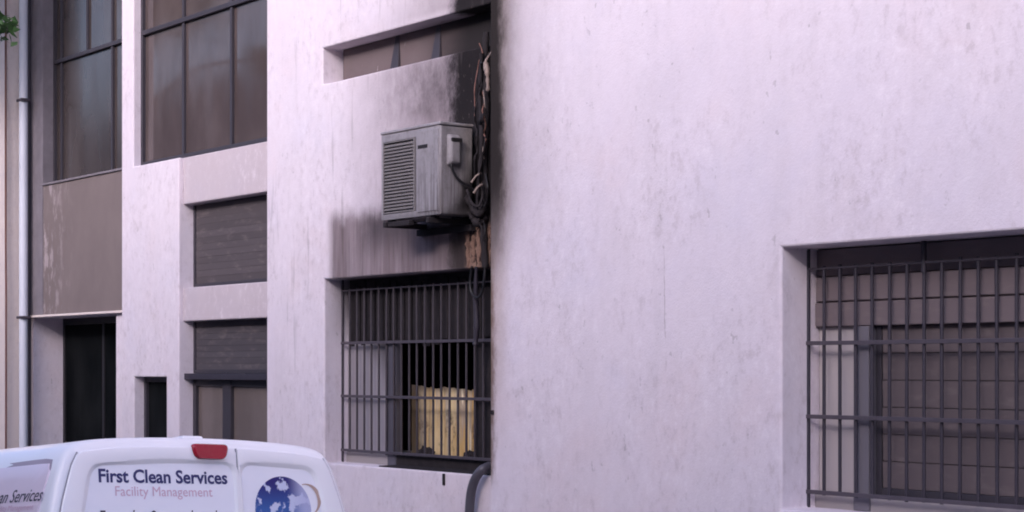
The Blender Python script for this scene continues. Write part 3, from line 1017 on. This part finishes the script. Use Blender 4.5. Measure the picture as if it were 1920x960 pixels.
# strips of spalled render
for k, (px, y0_, y1_, lab) in enumerate([(878, 430, 500, "left pale flake of spalled render above the burnt window"),
                                         (888, 440, 490, "middle pale flake of spalled render above the burnt window"),
                                         (899, 428, 498, "right pale flake of spalled render above the burnt window"),
                                         (917, 424, 470, "narrow flake of spalled render beside the corner edge")]):
    X0 = ax(px, Y_B)
    za, zb_ = az(px, y1_, Y_B), az(px, y0_, Y_B)
    V, Fc = [], []
    n_ = 10
    for i in range(n_ + 1):
        t = i / n_
        w_ = 0.017 * math.sin(math.pi * (0.06 + 0.88 * t)) * (1 + 1.1 * mnoise.noise(Vector((k * 5, t * 9, 0))))
        xo = 0.03 * mnoise.noise(Vector((k * 3, t * 3, 4)))
        lift = 0.006 + 0.03 * abs(mnoise.noise(Vector((t * 4, k, 1))))
        z_ = za + (zb_ - za) * t
        V += [(X0 + xo - w_, Y_B - lift, z_), (X0 + xo + w_, Y_B - lift * 0.5, z_), (X0 + xo + w_, Y_B + 0.004, z_), (X0 + xo - w_, Y_B + 0.004, z_)]
    for i in range(n_):
        q = 4 * i
        for s in range(4):
            Fc.append((q + s, q + (s + 1) % 4, q + 4 + (s + 1) % 4, q + 4 + s))
    Fc += [(0, 1, 2, 3), (4 * n_ + 3, 4 * n_ + 2, 4 * n_ + 1, 4 * n_)]
    mk("render_flake", V, Fc, simple("spalled_render", (0.20, 0.125, 0.095), 0.95, 0.1, var=0.85, scale=45), bld, smooth=True, angle=60)
# hose out of the window
hz = [(918, 874, Y_B + .02), (905, 880, Y_B - .05), (893, 894, Y_B - .07), (885, 915, Y_B - .07), (881, 945, Y_B - .07), (880, 985, Y_B - .07), (880, 1060, Y_B - .07)]
P3 = [(at(a_, b_, c_)[0], c_, at(a_, b_, c_)[1]) for a_, b_, c_ in hz]
P3.append((P3[-1][0], P3[-1][1], gz(P3[-1][0], P3[-1][1]) + 0.12))
tag(tube("drain_hose", P3, 0.034, M_frame_blue, sides=14), "dark hose bending out of the burnt window and down the wall", "hose")
box("drip_stain_stub", *[v for v in (ax(833, Y_B) - 0.012, ax(833, Y_B) + 0.012)], Y_B - 0.012, Y_B + 0.01, az(833, 910, Y_B), az(833, 888, Y_B), M_char, bld, bevel=0.004)

box("bolt", ax(922, Y_A), ax(922, Y_A) + 0.025, Y_A - 0.014, Y_A + 0.01, az(922, 777, Y_A), az(922, 769, Y_A), M_char, bld, bevel=0.004)

# ------------------------------------------------------------------ neighbouring building and pipes at the left
Y_N = Y_D - 0.33
nb = thing("cream_building", "cream rendered neighbouring house at the left edge behind the downpipe", "building", (-24, Y_N, gz(-24, Y_N)))
box("wall", -34, X_D0 - 0.003, Y_N, 11.6, ZB - 1.5, ZT + 1.2, M_neigh, nb, bevel=0.01)
box("roof", -34.2, X_D0 - 0.01, Y_N - 0.15, 11.8, ZT + 1.202, ZT + 1.4, M_concrete, nb)
wn_ = boxes("window", [(-30, -29.93, Y_N - 0.04, Y_N - 0.001, zr(1.0), zr(2.6)), (-28.67, -28.6, Y_N - 0.04, Y_N - 0.001, zr(1.0), zr(2.6)),
                       (-29.93, -28.67, Y_N - 0.038, Y_N - 0.001, zr(1.0), zr(1.07)), (-29.93, -28.67, Y_N - 0.038, Y_N - 0.001, zr(2.53), zr(2.6))], M_frame, nb)
box("pane", -29.93, -28.67, Y_N - 0.012, Y_N - 0.002, zr(1.07), zr(2.53), M_glass, wn_, bevel=0)

yp = Y_N + 0.17
xpp = ax(44, yp)
dp = thing("white_downpipe", "pale round downpipe in the corner beside the cream wall", "downpipe", (xpp, yp, gz(xpp, yp)))
tube("pipe", [(xpp, yp, gz(xpp, yp) + 0.13), (xpp, yp, ZT)], 0.052, M_pipe_white, dp, curve=False, sides=16)
for pyc in (187, 595, -180):
    zc_ = az(48, pyc, yp)
    box("clamp", xpp - 0.075, xpp + 0.085, yp - 0.06, yp + 0.06, zc_ - 0.016, zc_ + 0.016, M_pipe_dark, dp, bevel=0.004)
yd = Y_D - 0.06
xd = ax(55, yd)
tag(tube("dark_conduit", [(xd, yd, gz(xd, yd) + 0.13), (xd, yd, ZT - 0.2)], 0.022, M_pipe_dark, curve=False),
    "thin dark conduit running up between downpipe and doorway", "conduit")
xw = ax(11, Y_N - 0.01)
tag(tube("brown_wire", [(xw, Y_N - 0.012, gz(xw, Y_N) + 0.13), (xw + 0.01, Y_N - 0.012, zr(0.5)), (xw, Y_N - 0.012, zr(2)), (xw, Y_N - 0.012, ZT)], 0.012, M_rust),
    "thin brown cable running up the corner of the cream wall", "cable")

# ------------------------------------------------------------------ building across the street (seen in the window reflections)
ob = thing("opposite_building", "long grey-beige building across the street, mirrored in the upper windows", "building", (-40, -9, gz(-40, -9)))
ZO = ZC + 8.3
box("wall", -95, 14, -18, -9.0, gz(-95, -9) - 1, ZO, M_opp, ob, bevel=0.02)
box("roof", -95.2, 14.2, -18.2, -8.75, ZO + 0.003, ZO + 0.3, M_concrete, ob)
me = None
for fl in range(3):
    for k in range(24):
        xw_ = -90 + k * 4.3
        zw_ = ZC - 1.6 + fl * 3.0
        if me is None:
            w_ = box("window", xw_, xw_ + 1.7, -9.0, -8.94, zw_, zw_ + 1.6, M_glass, ob, bevel=0.01)
            me, l0 = w_.data, w_.matrix_basis.translation.copy()
            o0 = (xw_, zw_)
        else:
            link_mesh("window", me, ob, None, l0 + Vector((xw_ - o0[0], 0, zw_ - o0[1])))

# ------------------------------------------------------------------ van
VX, VY, VYAW = -7.15, 3.82, R(183)
nrm = Vector((-SX, -SY, 1)).normalized()
hd = Vector((math.cos(VYAW), math.sin(VYAW), 0))
hd.z = SX * hd.x + SY * hd.y
hd.normalize()
rt = hd.cross(nrm)
VM = Matrix(((rt.x, hd.x, nrm.x, VX), (rt.y, hd.y, nrm.y, VY), (rt.z, hd.z, nrm.z, gz(VX, VY)), (0, 0, 0, 1)))
van = thing("delivery_van", "white delivery van with blue globe and company lettering parked before the building", "van", frame=VM)


def van_paint():
    m = NT("white_van_paint", 0.28, 0.5)
    a = m.noise(3, m.obj(), 5)
    m.color(m.mix(a, (0.88, 0.86, 0.88), (0.92, 0.90, 0.92)))
    m.b.inputs["Coat Weight"].default_value = 0.2
    m.b.inputs["Coat Roughness"].default_value = 0.12
    return m.m


M_van = van_paint()
M_film = simple("white_window_film", (0.88, 0.87, 0.93), 0.35, 0.4, var=0.03)
M_film_side = simple("pinkish_window_film", (0.80, 0.67, 0.74), 0.3, 0.4, var=0.10, scale=2)
M_red = NT("red_lens", 0.2, 0.5)
M_red.color(M_red.mix(M_red.noise(20, M_red.obj()), (0.28, 0.008, 0.02), (0.42, 0.015, 0.035)))
M_red = M_red.m
M_trim = simple("black_plastic", (0.02, 0.02, 0.022), 0.5, 0.4)
M_tyre = simple("tyre", (0.02, 0.02, 0.02), 0.85, 0.2)
M_rim = simple("steel_rim", (0.45, 0.45, 0.47), 0.35, 0.5, 0.8)
M_navy = simple("navy_lettering", (0.045, 0.045, 0.15), 0.5, 0.3, var=0.1)
M_black_ink = simple("dark_lettering", (0.05, 0.045, 0.07), 0.5, 0.3)
M_pink = simple("faded_pink_lettering", (0.68, 0.47, 0.56), 0.5, 0.3, var=0.1)

PROF = [(0.0, .27), (.70, .28), (.80, .33), (.845, .5), (.855, .8), (.85, 1.0), (.835, 1.15), (.81, 1.32), (.77, 1.50), (.72, 1.66),
        (.68, 1.732), (.62, 1.768), (.48, 1.787), (.25, 1.799), (0, 1.803)]
UPROF = PROF[1:]


def interp(x, pts):
    for (x0, y0), (x1, y1) in zip(pts, pts[1:]):
        if x0 <= x <= x1:
            return y0 + (y1 - y0) * (x - x0) / max(1e-9, x1 - x0)
    return pts[0][1] if x < pts[0][0] else pts[-1][1]


PU = [(w, u) for u, w in UPROF]
PWU = sorted((u, w) for u, w in UPROF if w > 1.0)
U = lambda w: interp(w, PU)
Wt = lambda u: interp(abs(u), PWU)
rake = lambda w: 0.10 * max(0.0, (w - .95) / .9) ** 1.2
half = catmull([(u, w, 0) for u, w in PROF], 4)
ring = [(v.x, v.y) for v in half] + [(-v.x, v.y) for v in reversed(half[1:-1])]
SEC = [(0.004, .045, 1.803), (0.010, .022, 1.803), (0.024, .008, 1.803), (0.05, 0, 1.803), (0.3, 0, 1.803), (0.9, -.002, 1.806), (1.6, 0, 1.803), (2.2, 0, 1.79),
       (2.5, .005, 1.76), (2.8, .015, 1.60), (3.1, .02, 1.36), (3.35, .03, 1.14), (3.7, .05, 1.06), (3.95, .10, 0.95), (4.06, .18, 0.80), (4.09, .26, .70)]
V, Fc = [], []
for v0, ins, top in SEC:
    for u, w in ring:
        ww = w if w < .62 else .62 + (w - .62) * (top - .62) / (1.803 - .62)
        ln = math.hypot(u, (w - 1.0) * .8) or 1
        uu = u * (1 - ins / max(.3, ln))
        ww = ww - (w - 1.0) * ins / max(.3, ln)
        V.append((uu, v0 + rake(w) * max(0, 1 - v0 / 1.2), ww))
nr = len(ring)
for s in range(len(SEC) - 1):
    for k in range(nr):
        Fc.append((s * nr + k, s * nr + (k + 1) % nr, (s + 1) * nr + (k + 1) % nr, (s + 1) * nr + k))
for s, rev in ((0, 1), (len(SEC) - 1, 0)):
    c_ = len(V)
    xs_ = [V[s * nr + k] for k in range(nr)]
    V.append((0, xs_[0][1] + rake(1.0), 1.0 if s == 0 else .5))
    for k in range(nr):
        Fc.append((s * nr + k, s * nr + (k + 1) % nr, c_))
body = mk("body", V, Fc, M_van, van, VM, smooth=True, angle=50)


def polar(poly, c, n):
    """n points of a closed polygon at even angles round c"""
    out = []
    for i in range(n):
        a = 2 * math.pi * i / n
        dx, dy = math.cos(a), math.sin(a)
        best = None
        for (x0, y0), (x1, y1) in zip(poly, poly[1:] + poly[:1]):
            ex, ey = x1 - x0, y1 - y0
            den = dx * ey - dy * ex
            if abs(den) < 1e-12:
                continue
            t = ((x0 - c[0]) * ey - (y0 - c[1]) * ex) / den
            s = ((x0 - c[0]) * dy - (y0 - c[1]) * dx) / den
            if t > 0 and -1e-9 <= s <= 1 + 1e-9 and (best is None or t < best):
                best = t
        out.append((c[0] + dx * best, c[1] + dy * best))
    return out


def rounded(poly, rad, n=6):
    out = []
    m_ = len(poly)
    for i in range(m_):
        p0, p1, p2 = Vector(poly[i - 1]), Vector(poly[i]), Vector(poly[(i + 1) % m_])
        r_ = min(rad, (p0 - p1).length * .45, (p2 - p1).length * .45)
        a, b = p1 + (p0 - p1).normalized() * r_, p1 + (p2 - p1).normalized() * r_
        for k in range(n + 1):
            t = k / n
            q = a * (1 - t) ** 2 + p1 * 2 * t * (1 - t) + b * t * t
            out.append((q.x, q.y))
    return out


def rear(u, w, off):
    return (u, 0.004 + rake(w) - off, w)


def van_door(name, outer, inner, parent):
    n = 120
    cu = sum(p[0] for p in inner) / len(inner)
    cw = sum(p[1] for p in inner) / len(inner)
    o, i_ = polar(outer, (cu, cw), n), polar(inner, (cu, cw), n)

    def sh(pts, d):
        r_ = []
        for x, y in pts:
            l = math.hypot(x - cu, y - cw)
            r_.append((x + (cu - x) * d / l, y + (cw - y) * d / l))
        return r_
    loops = [(o, -0.01), (o, 0.012), (sh(o, .003), 0.0155), (sh(o, .008), 0.017), (sh(i_, -.026), 0.017), (sh(i_, -.016), 0.0155), (sh(i_, -.004), 0.006), (sh(i_, .004), 0.004)]
    V, Fc = [], []
    for pts, off in loops:
        V += [rear(x, y, off) for x, y in pts]
    for s in range(len(loops) - 1):
        for k in range(n):
            Fc.append((s * n + k, s * n + (k + 1) % n, (s + 1) * n + (k + 1) % n, (s + 1) * n + k))
    d = mk(name, V, Fc, M_van, parent, VM, smooth=True, angle=35)
    V, Fc = [], []
    base = sh(i_, .002)
    steps = [1, .75, .5, .25]
    for t in steps:
        V += [rear(cu + (x - cu) * t, cw + (y - cw) * t, 0.0045) for x, y in base]
    V.append(rear(cu, cw, 0.0045))
    for s in range(len(steps) - 1):
        for k in range(n):
            Fc.append((s * n + k, s * n + (k + 1) % n, (s + 1) * n + (k + 1) % n, (s + 1) * n + k))
    for k in range(n):
        Fc.append(((len(steps) - 1) * n + k, (len(steps) - 1) * n + (k + 1) % n, len(V) - 1))
    mk("window_film", V, Fc, M_film, d, VM, smooth=True)
    return d


SPLIT = 0.160
ws = [0.46 + (1.72 - .46) * i / 24 for i in range(25)]
us = [-.615 + (.615 + SPLIT - .004) * i / 16 for i in range(17)]
outerL = [(-(U(w) - .045), w) for w in ws] + [(u, Wt(u) - .042) for u in us] + [(SPLIT - .004, .46)]
us2 = [SPLIT + .004 + (.615 - SPLIT - .004) * i / 10 for i in range(11)]
outerR = [(u, Wt(u) - .042) for u in us2] + [((U(w) - .045), w) for w in reversed(ws)] + [(SPLIT + .004, .46)]
innerL = rounded([(-(U(1.02) - .13), 1.02), (-.575, Wt(.575) - .112), (-.2, Wt(.2) - .118), (SPLIT - .022, Wt(SPLIT) - .118), (SPLIT - .022, 1.02)], .06)
innerR = rounded([(SPLIT + .022, 1.02), (SPLIT + .022, Wt(SPLIT) - .118), (.40, Wt(.40) - .118), (.575, Wt(.575) - .112), (U(1.02) - .13, 1.02)], .06)
dL = van_door("rear_door", outerL, innerL, van)
dR = van_door("rear_door", outerR, innerR, van)
box("door_handle", .06, .15, -0.035, -0.012, .88, .93, M_trim, dL, frame=VM)

M_seal = simple("door_seal", (0.33, 0.32, 0.36), 0.7, 0.2)
for dd, outl in ((dL, outerL), (dR, outerR)):
    side_ = [p for p in outl if abs(p[0]) > 0.62 and p[1] > 0.5]
    tube("seal", [rear(u, w, 0.006) for u, w in side_], 0.0045, M_seal, dd, VM, sides=6, curve=False)
tube("seal", [rear(SPLIT, .5, 0.006), rear(SPLIT, 1.0, .006), rear(SPLIT, 1.3, .006), rear(SPLIT, 1.5, .006), rear(SPLIT, Wt(SPLIT) - .045, .006)], 0.0045, M_seal, dL, VM, sides=6, curve=False)

# high brake light
hl = rounded([(-.085, -.030), (.112, -.030), (.092, -.100), (-.066, -.100)], .03)
V, Fc = [], []
for off, k_ in ((0.010, 1.0), (0.028, 1.0), (0.036, 0.90)):
    V += [rear(.013 + (u - .013) * k_, Wt(.013) - .068 + (w + .068) * k_, off) for u, w in hl]
n_ = len(hl)
for s in range(2):
    for k in range(n_):
        Fc.append((s * n_ + k, s * n_ + (k + 1) % n_, (s + 1) * n_ + (k + 1) % n_, (s + 1) * n_ + k))
Fc.append(tuple(2 * n_ + k for k in range(n_)))
mk("brake_light", V, Fc, M_red, van, VM, smooth=True, angle=40)
# roof antenna base
mk("antenna_base", [(.00, .30, 1.790), (.13, .30, 1.790), (.13, .50, 1.790), (.00, .50, 1.790), (.012, .31, 1.826), (.118, .31, 1.826), (.118, .46, 1.822), (.012, .46, 1.822)],
   BOXF, M_van, van, VM, bevel=0.008)


# side window panel, lower trims, lamps, wheels
def side_panel(name, v0, v1, w0, w1, off, mat, rad, parent):
    """panel that follows the curve of the left flank, sunk edge round it"""
    outl = rounded([(v0, w0), (v0, w1), (v1, w1), (v1, w0)], rad)
    n = 96
    c = ((v0 + v1) / 2, (w0 + w1) / 2)
    pts = polar(outl, c, n)
    V, Fc = [], []
    st = [(1.0, -0.006), (1.0, off), (.985, off + .002), (.8, off + .002), (.6, off + .002), (.4, off + .002), (.2, off + .002)]
    for t, o_ in st:
        V += [(-(U(c[1] + (w - c[1]) * t) + o_), c[0] + (v - c[0]) * t, c[1] + (w - c[1]) * t) for v, w in pts]
    V.append((-(U(c[1]) + off + .002), c[0], c[1]))
    for s in range(len(st) - 1):
        for k in range(n):
            Fc.append((s * n + k, s * n + (k + 1) % n, (s + 1) * n + (k + 1) % n, (s + 1) * n + k))
    for k in range(n):
        Fc.append(((len(st) - 1) * n + k, (len(st) - 1) * n + (k + 1) % n, len(V) - 1))
    return mk(name, V, Fc, mat, parent, VM, smooth=True, angle=40)


M_top_shade = simple("mauve_top_shade", (0.40, 0.33, 0.38), 0.6, 0.3)  # shading along the window top, painted as a mauve strip
sp_ = side_panel("side_window", .16, 1.35, 1.02, 1.70, .004, M_top_shade, .05, van)
side_panel("window_film", .158, 1.352, 1.018, 1.676, .009, M_film_side, .045, sp_)
for sgn in (-1, 1):
    box("tail_light", sgn * .80 - .05, sgn * .80 + .05, -.012, .06, .80, 1.12, M_red, van, frame=VM, bevel=.012)
    box("headlight", sgn * .62 - .12, sgn * .62 + .12, 3.86, 4.02, .72, .88, M_rim, van, frame=VM, bevel=.03)
    V = [(sgn * (U(1.05) - .02), 2.05, 1.05), (sgn * (U(1.05) - .03), 3.0, 1.10), (sgn * (U(1.45) - .02), 2.6, 1.50), (sgn * (U(1.6) - .02), 2.1, 1.60)]
    V += [(x + sgn * .035, y, z) for x, y, z in V]
    mk("front_side_window", V, [(0, 1, 2, 3), (7, 6, 5, 4), (0, 4, 5, 1), (1, 5, 6, 2), (2, 6, 7, 3), (3, 7, 4, 0)], M_glass, van, VM)
box("rear_bumper", -.82, .82, -.06, .10, .26, .45, M_trim, van, frame=VM, bevel=.03)
box("number_plate", -.26, .26, -.028, -.012, .62, .73, M_film, van, frame=VM, bevel=.004)
V = [(-.62, 2.72, 1.70), (.62, 2.72, 1.70), (.70, 3.32, 1.19), (-.70, 3.32, 1.19)]
mk("windscreen", V + [(x, y + .03, z + .03) for x, y, z in V], [(0, 1, 2, 3), (7, 6, 5, 4), (0, 4, 5, 1), (1, 5, 6, 2), (2, 6, 7, 3), (3, 7, 4, 0)], M_glass, van, VM)


def lathe_x(prof_, n=28):
    V, Fc = [], []
    for x, r_ in prof_:
        for k in range(n):
            a = 2 * math.pi * k / n
            V.append((x, r_ * math.cos(a), r_ * math.sin(a)))
    for s in range(len(prof_) - 1):
        for k in range(n):
            Fc.append((s * n + k, s * n + (k + 1) % n, (s + 1) * n + (k + 1) % n, (s + 1) * n + k))
    Fc += [tuple(range(n)), tuple((len(prof_) - 1) * n + k for k in range(n))]
    return V, Fc


for sgn in (-1, 1):
    for vv in (.62, 3.25):
        tv, tf = lathe_x([(-.09, .2), (-.095, .28), (-.07, .305), (.07, .305), (.095, .28), (.09, .2)])
        fr_ = [(x + sgn * .775, y + vv, z + .305) for x, y, z in tv]
        wh = mk("wheel", fr_, tf, M_tyre, van, VM, smooth=True)
        rv, rf = lathe_x([(.0, .19), (sgn * .085, .195), (sgn * .098, .18), (sgn * .07, .10), (sgn * .085, .04)])
        mk("rim", [(x + sgn * .775, y + vv, z + .305) for x, y, z in rv], rf, M_rim, wh, VM, smooth=True)


# lettering
def text_mesh(txt, size, bold=0.0, shear=0.0, width=None):
    cu = bpy.data.curves.new("txt", 'FONT')
    cu.body = txt
    cu.size = 1.0
    cu.offset = bold
    cu.shear = shear
    cu.resolution_u = 3
    ob_ = bpy.data.objects.new("txt", cu)
    col.objects.link(ob_)
    dg = bpy.context.evaluated_depsgraph_get()
    me_ = bpy.data.meshes.new_from_object(ob_.evaluated_get(dg))
    bpy.data.objects.remove(ob_)
    bpy.data.curves.remove(cu)
    xs_ = [v.co.x for v in me_.vertices]
    w0, w1 = min(xs_), max(xs_)
    kx = size if width is None else width / (w1 - w0)
    V = [((v.co.x - w0) * kx, v.co.y * size) for v in me_.vertices]
    Fc = [tuple(p.vertices) for p in me_.polygons]
    bpy.data.meshes.remove(me_)
    return V, Fc


def letters(V, Fc, fn, mat, parent):
    """one object for each character of a text mesh"""
    par = list(range(len(V)))

    def find(a):
        while par[a] != a:
            par[a] = par[par[a]]
            a = par[a]
        return a
    for f in Fc:
        for k in f[1:]:
            par[find(k)] = find(f[0])
    isl = {}
    for f in Fc:
        isl.setdefault(find(f[0]), []).append(f)
    ext = []
    for fs in isl.values():
        xs_ = [V[k][0] for f in fs for k in f]
        ext.append([min(xs_), max(xs_), fs])
    ext.sort(key=lambda e_: e_[0])
    grp = []
    for e_ in ext:
        if grp and e_[0] + 0.3 * (e_[1] - e_[0]) < grp[-1][1]:
            grp[-1] = [grp[-1][0], max(grp[-1][1], e_[1]), grp[-1][2] + e_[2]]
        else:
            grp.append(e_)
    for e_ in grp:
        used = sorted({k for f in e_[2] for k in f})
        ix = {k: i for i, k in enumerate(used)}
        mk("letter", [fn(*V[k]) for k in used], [tuple(ix[k] for k in f) for f in e_[2]], mat, parent, VM)


def rear_text(txt, u0, w0, width, size, mat, parent, bold=0.0, shear=0.0):
    V, Fc = text_mesh(txt, size, bold, shear, width)
    letters(V, Fc, lambda x, y: rear(u0 + x, w0 + y, 0.0062), mat, parent)


rear_text("First Clean Services", -.545, 1.592, .65, .082, M_navy, dL, .026)
rear_text("Facility Management", -.468, 1.532, .49, .062, M_pink, dL)
rear_text("Γενικοί καθαρισμοί κτιρίων", -.545, 1.412, .66, .074, M_black_ink, dL, .016)
rear_text("•", -.592, 1.412, .022, .074, M_red, dL)
V, Fc = text_mesh("Clean Services", .080, .004, .25, .56)
# on the flank the text runs towards the tail
letters(V, Fc, lambda x, y: (-(U(1.512 + y) + .0125), .70 - x, 1.512 + y), M_black_ink, sp_)
V, Fc = text_mesh("Facility Management", .036, .0, .0, .40)
letters(V, Fc, lambda x, y: (-(U(1.475 + y) + .0125), .60 - x, 1.475 + y), M_pink, sp_)


def globe_mat():
    m = NT("globe_print", 0.45, 0.3)
    o = m.obj()
    a = m.noise(13, o, 4, 0.55)
    s = m.n("ShaderNodeSeparateXYZ")
    m.t.links.new(o, s.inputs[0])
    h = m.step(s.outputs[2], 0.10, 0.30)
    c = m.mix(h, (0.05, 0.14, 0.42), (0.025, 0.018, 0.16))
    c = m.mix(m.step(a, 0.51, 0.56), c, (0.60, 0.63, 0.80))
    c = m.mix(m.mul(m.step(s.outputs[0], 0.02, 0.13), 0.8), c, (0.52, 0.53, 0.74))
    m.color(c)
    return m.m


gc, gr = (.400, 1.475), .155
n_ = 64
V = [rear(gc[0], gc[1], .0062)]
for rr in (.33, .66, 1.0):
    V += [rear(gc[0] + gr * rr * math.cos(2 * math.pi * k / n_), gc[1] + gr * rr * math.sin(2 * math.pi * k / n_), .0062) for k in range(n_)]
Fc = [(0, 1 + k, 1 + (k + 1) % n_) for k in range(n_)]
for s in range(2):
    for k in range(n_):
        Fc.append((1 + s * n_ + k, 1 + s * n_ + (k + 1) % n_, 1 + (s + 1) * n_ + (k + 1) % n_, 1 + (s + 1) * n_ + k))
mk("globe_emblem", V, Fc, globe_mat(), dR, VM)
V, Fc = [], []
for i in range(33):
    a = -1.2 + 3.0 * i / 32
    th = .004 + .018 * math.sin(math.pi * i / 32) ** 2
    for r_ in (.075 - th / 2, .075 + th / 2):
        V.append(rear(gc[0] + .130 + r_ * math.cos(a), gc[1] + .045 + r_ * 1.0 * math.sin(a), .0072))
for i in range(32):
    Fc.append((2 * i, 2 * i + 1, 2 * i + 3, 2 * i + 2))
mk("swoosh_emblem", V, Fc, simple("tan_print", (0.50, 0.36, 0.30), 0.5, 0.3, var=0.3, scale=12), dR, VM)


# ------------------------------------------------------------------ street tree, only a sprig of it in view
def leaf_mat():
    m = NT("leaf", 0.6, 0.3)
    oi = m.noise(5, m.obj(), 3)
    m.color(m.mix(oi, (0.020, 0.055, 0.018), (0.06, 0.13, 0.04)))
    return m.m


tx, ty = -20.1, 6.75
tr = thing("street_tree", "green leafy street tree whose branch tip enters at the top left", "tree", (tx, ty, gz(tx, ty)))
M_bark = simple("bark", (0.10, 0.075, 0.06), 0.95, 0.1, var=0.3, scale=12, bump=0.006)
tg = gz(tx, ty) + 0.12
tip = Vector((at(4, 48, ty)[0], ty, at(4, 48, ty)[1]))
V, Fc = [], []
trunk = tube("trunk", [(tx, ty, tg), (tx + .05, ty - .03, tg + 1.5), (tx - .04, ty, tg + 3.2), (tx + .02, ty + .03, zr(3.4)), (tx, ty, zr(5.2))],
             [.12, .10, .09, .08, .05, .03], M_bark, tr)
ends = []
for k in range(11):
    a = k * 2.4
    e = Vector((tx + math.cos(a) * random.uniform(.5, 1.0), ty + math.sin(a) * random.uniform(.4, .8), zr(random.uniform(4.4, 6.0))))
    ends.append(e)
    tube("branch", [(tx, ty, zr(3.2 + .12 * k)), tuple((Vector((tx, ty, zr(3.6 + .1 * k))) + e) / 2), tuple(e)], [.035, .022, .010], M_bark, trunk, sides=6)
e = tip + Vector((-.10, 0, .0))
ends.append(e)
tube("branch", [(tx, ty, zr(3.1)), tuple((Vector((tx, ty, zr(3.5))) + e) / 2), tuple(e)], [.035, .02, .010], M_bark, trunk, sides=6)
V, Fc = [], []
for bi, e in enumerate(ends):
    last = bi == len(ends) - 1
    for k in range(70 if last else 420):
        sg = .075 if last else .30
        c = e + Vector((random.gauss(0, sg), random.gauss(0, sg), random.gauss(0, sg * .85)))
        if last and c.x > tip.x + 0.085:
            continue
        d1 = Vector((random.gauss(0, 1), random.gauss(0, 1), random.gauss(-.2, .7))).normalized()
        d2 = d1.cross(Vector((random.gauss(0, 1), random.gauss(0, 1), random.gauss(0, 1)))).normalized()
        L = random.uniform(.05, .09)
        q = len(V)
        V += [tuple(c - d1 * L), tuple(c + d2 * L * .45 + Vector((0, 0, .008))), tuple(c + d1 * L), tuple(c - d2 * L * .45 + Vector((0, 0, .008)))]
        Fc += [(q, q + 1, q + 2), (q, q + 2, q + 3)]
tag(mk("crown", V, Fc, leaf_mat(), tr), kind="stuff")
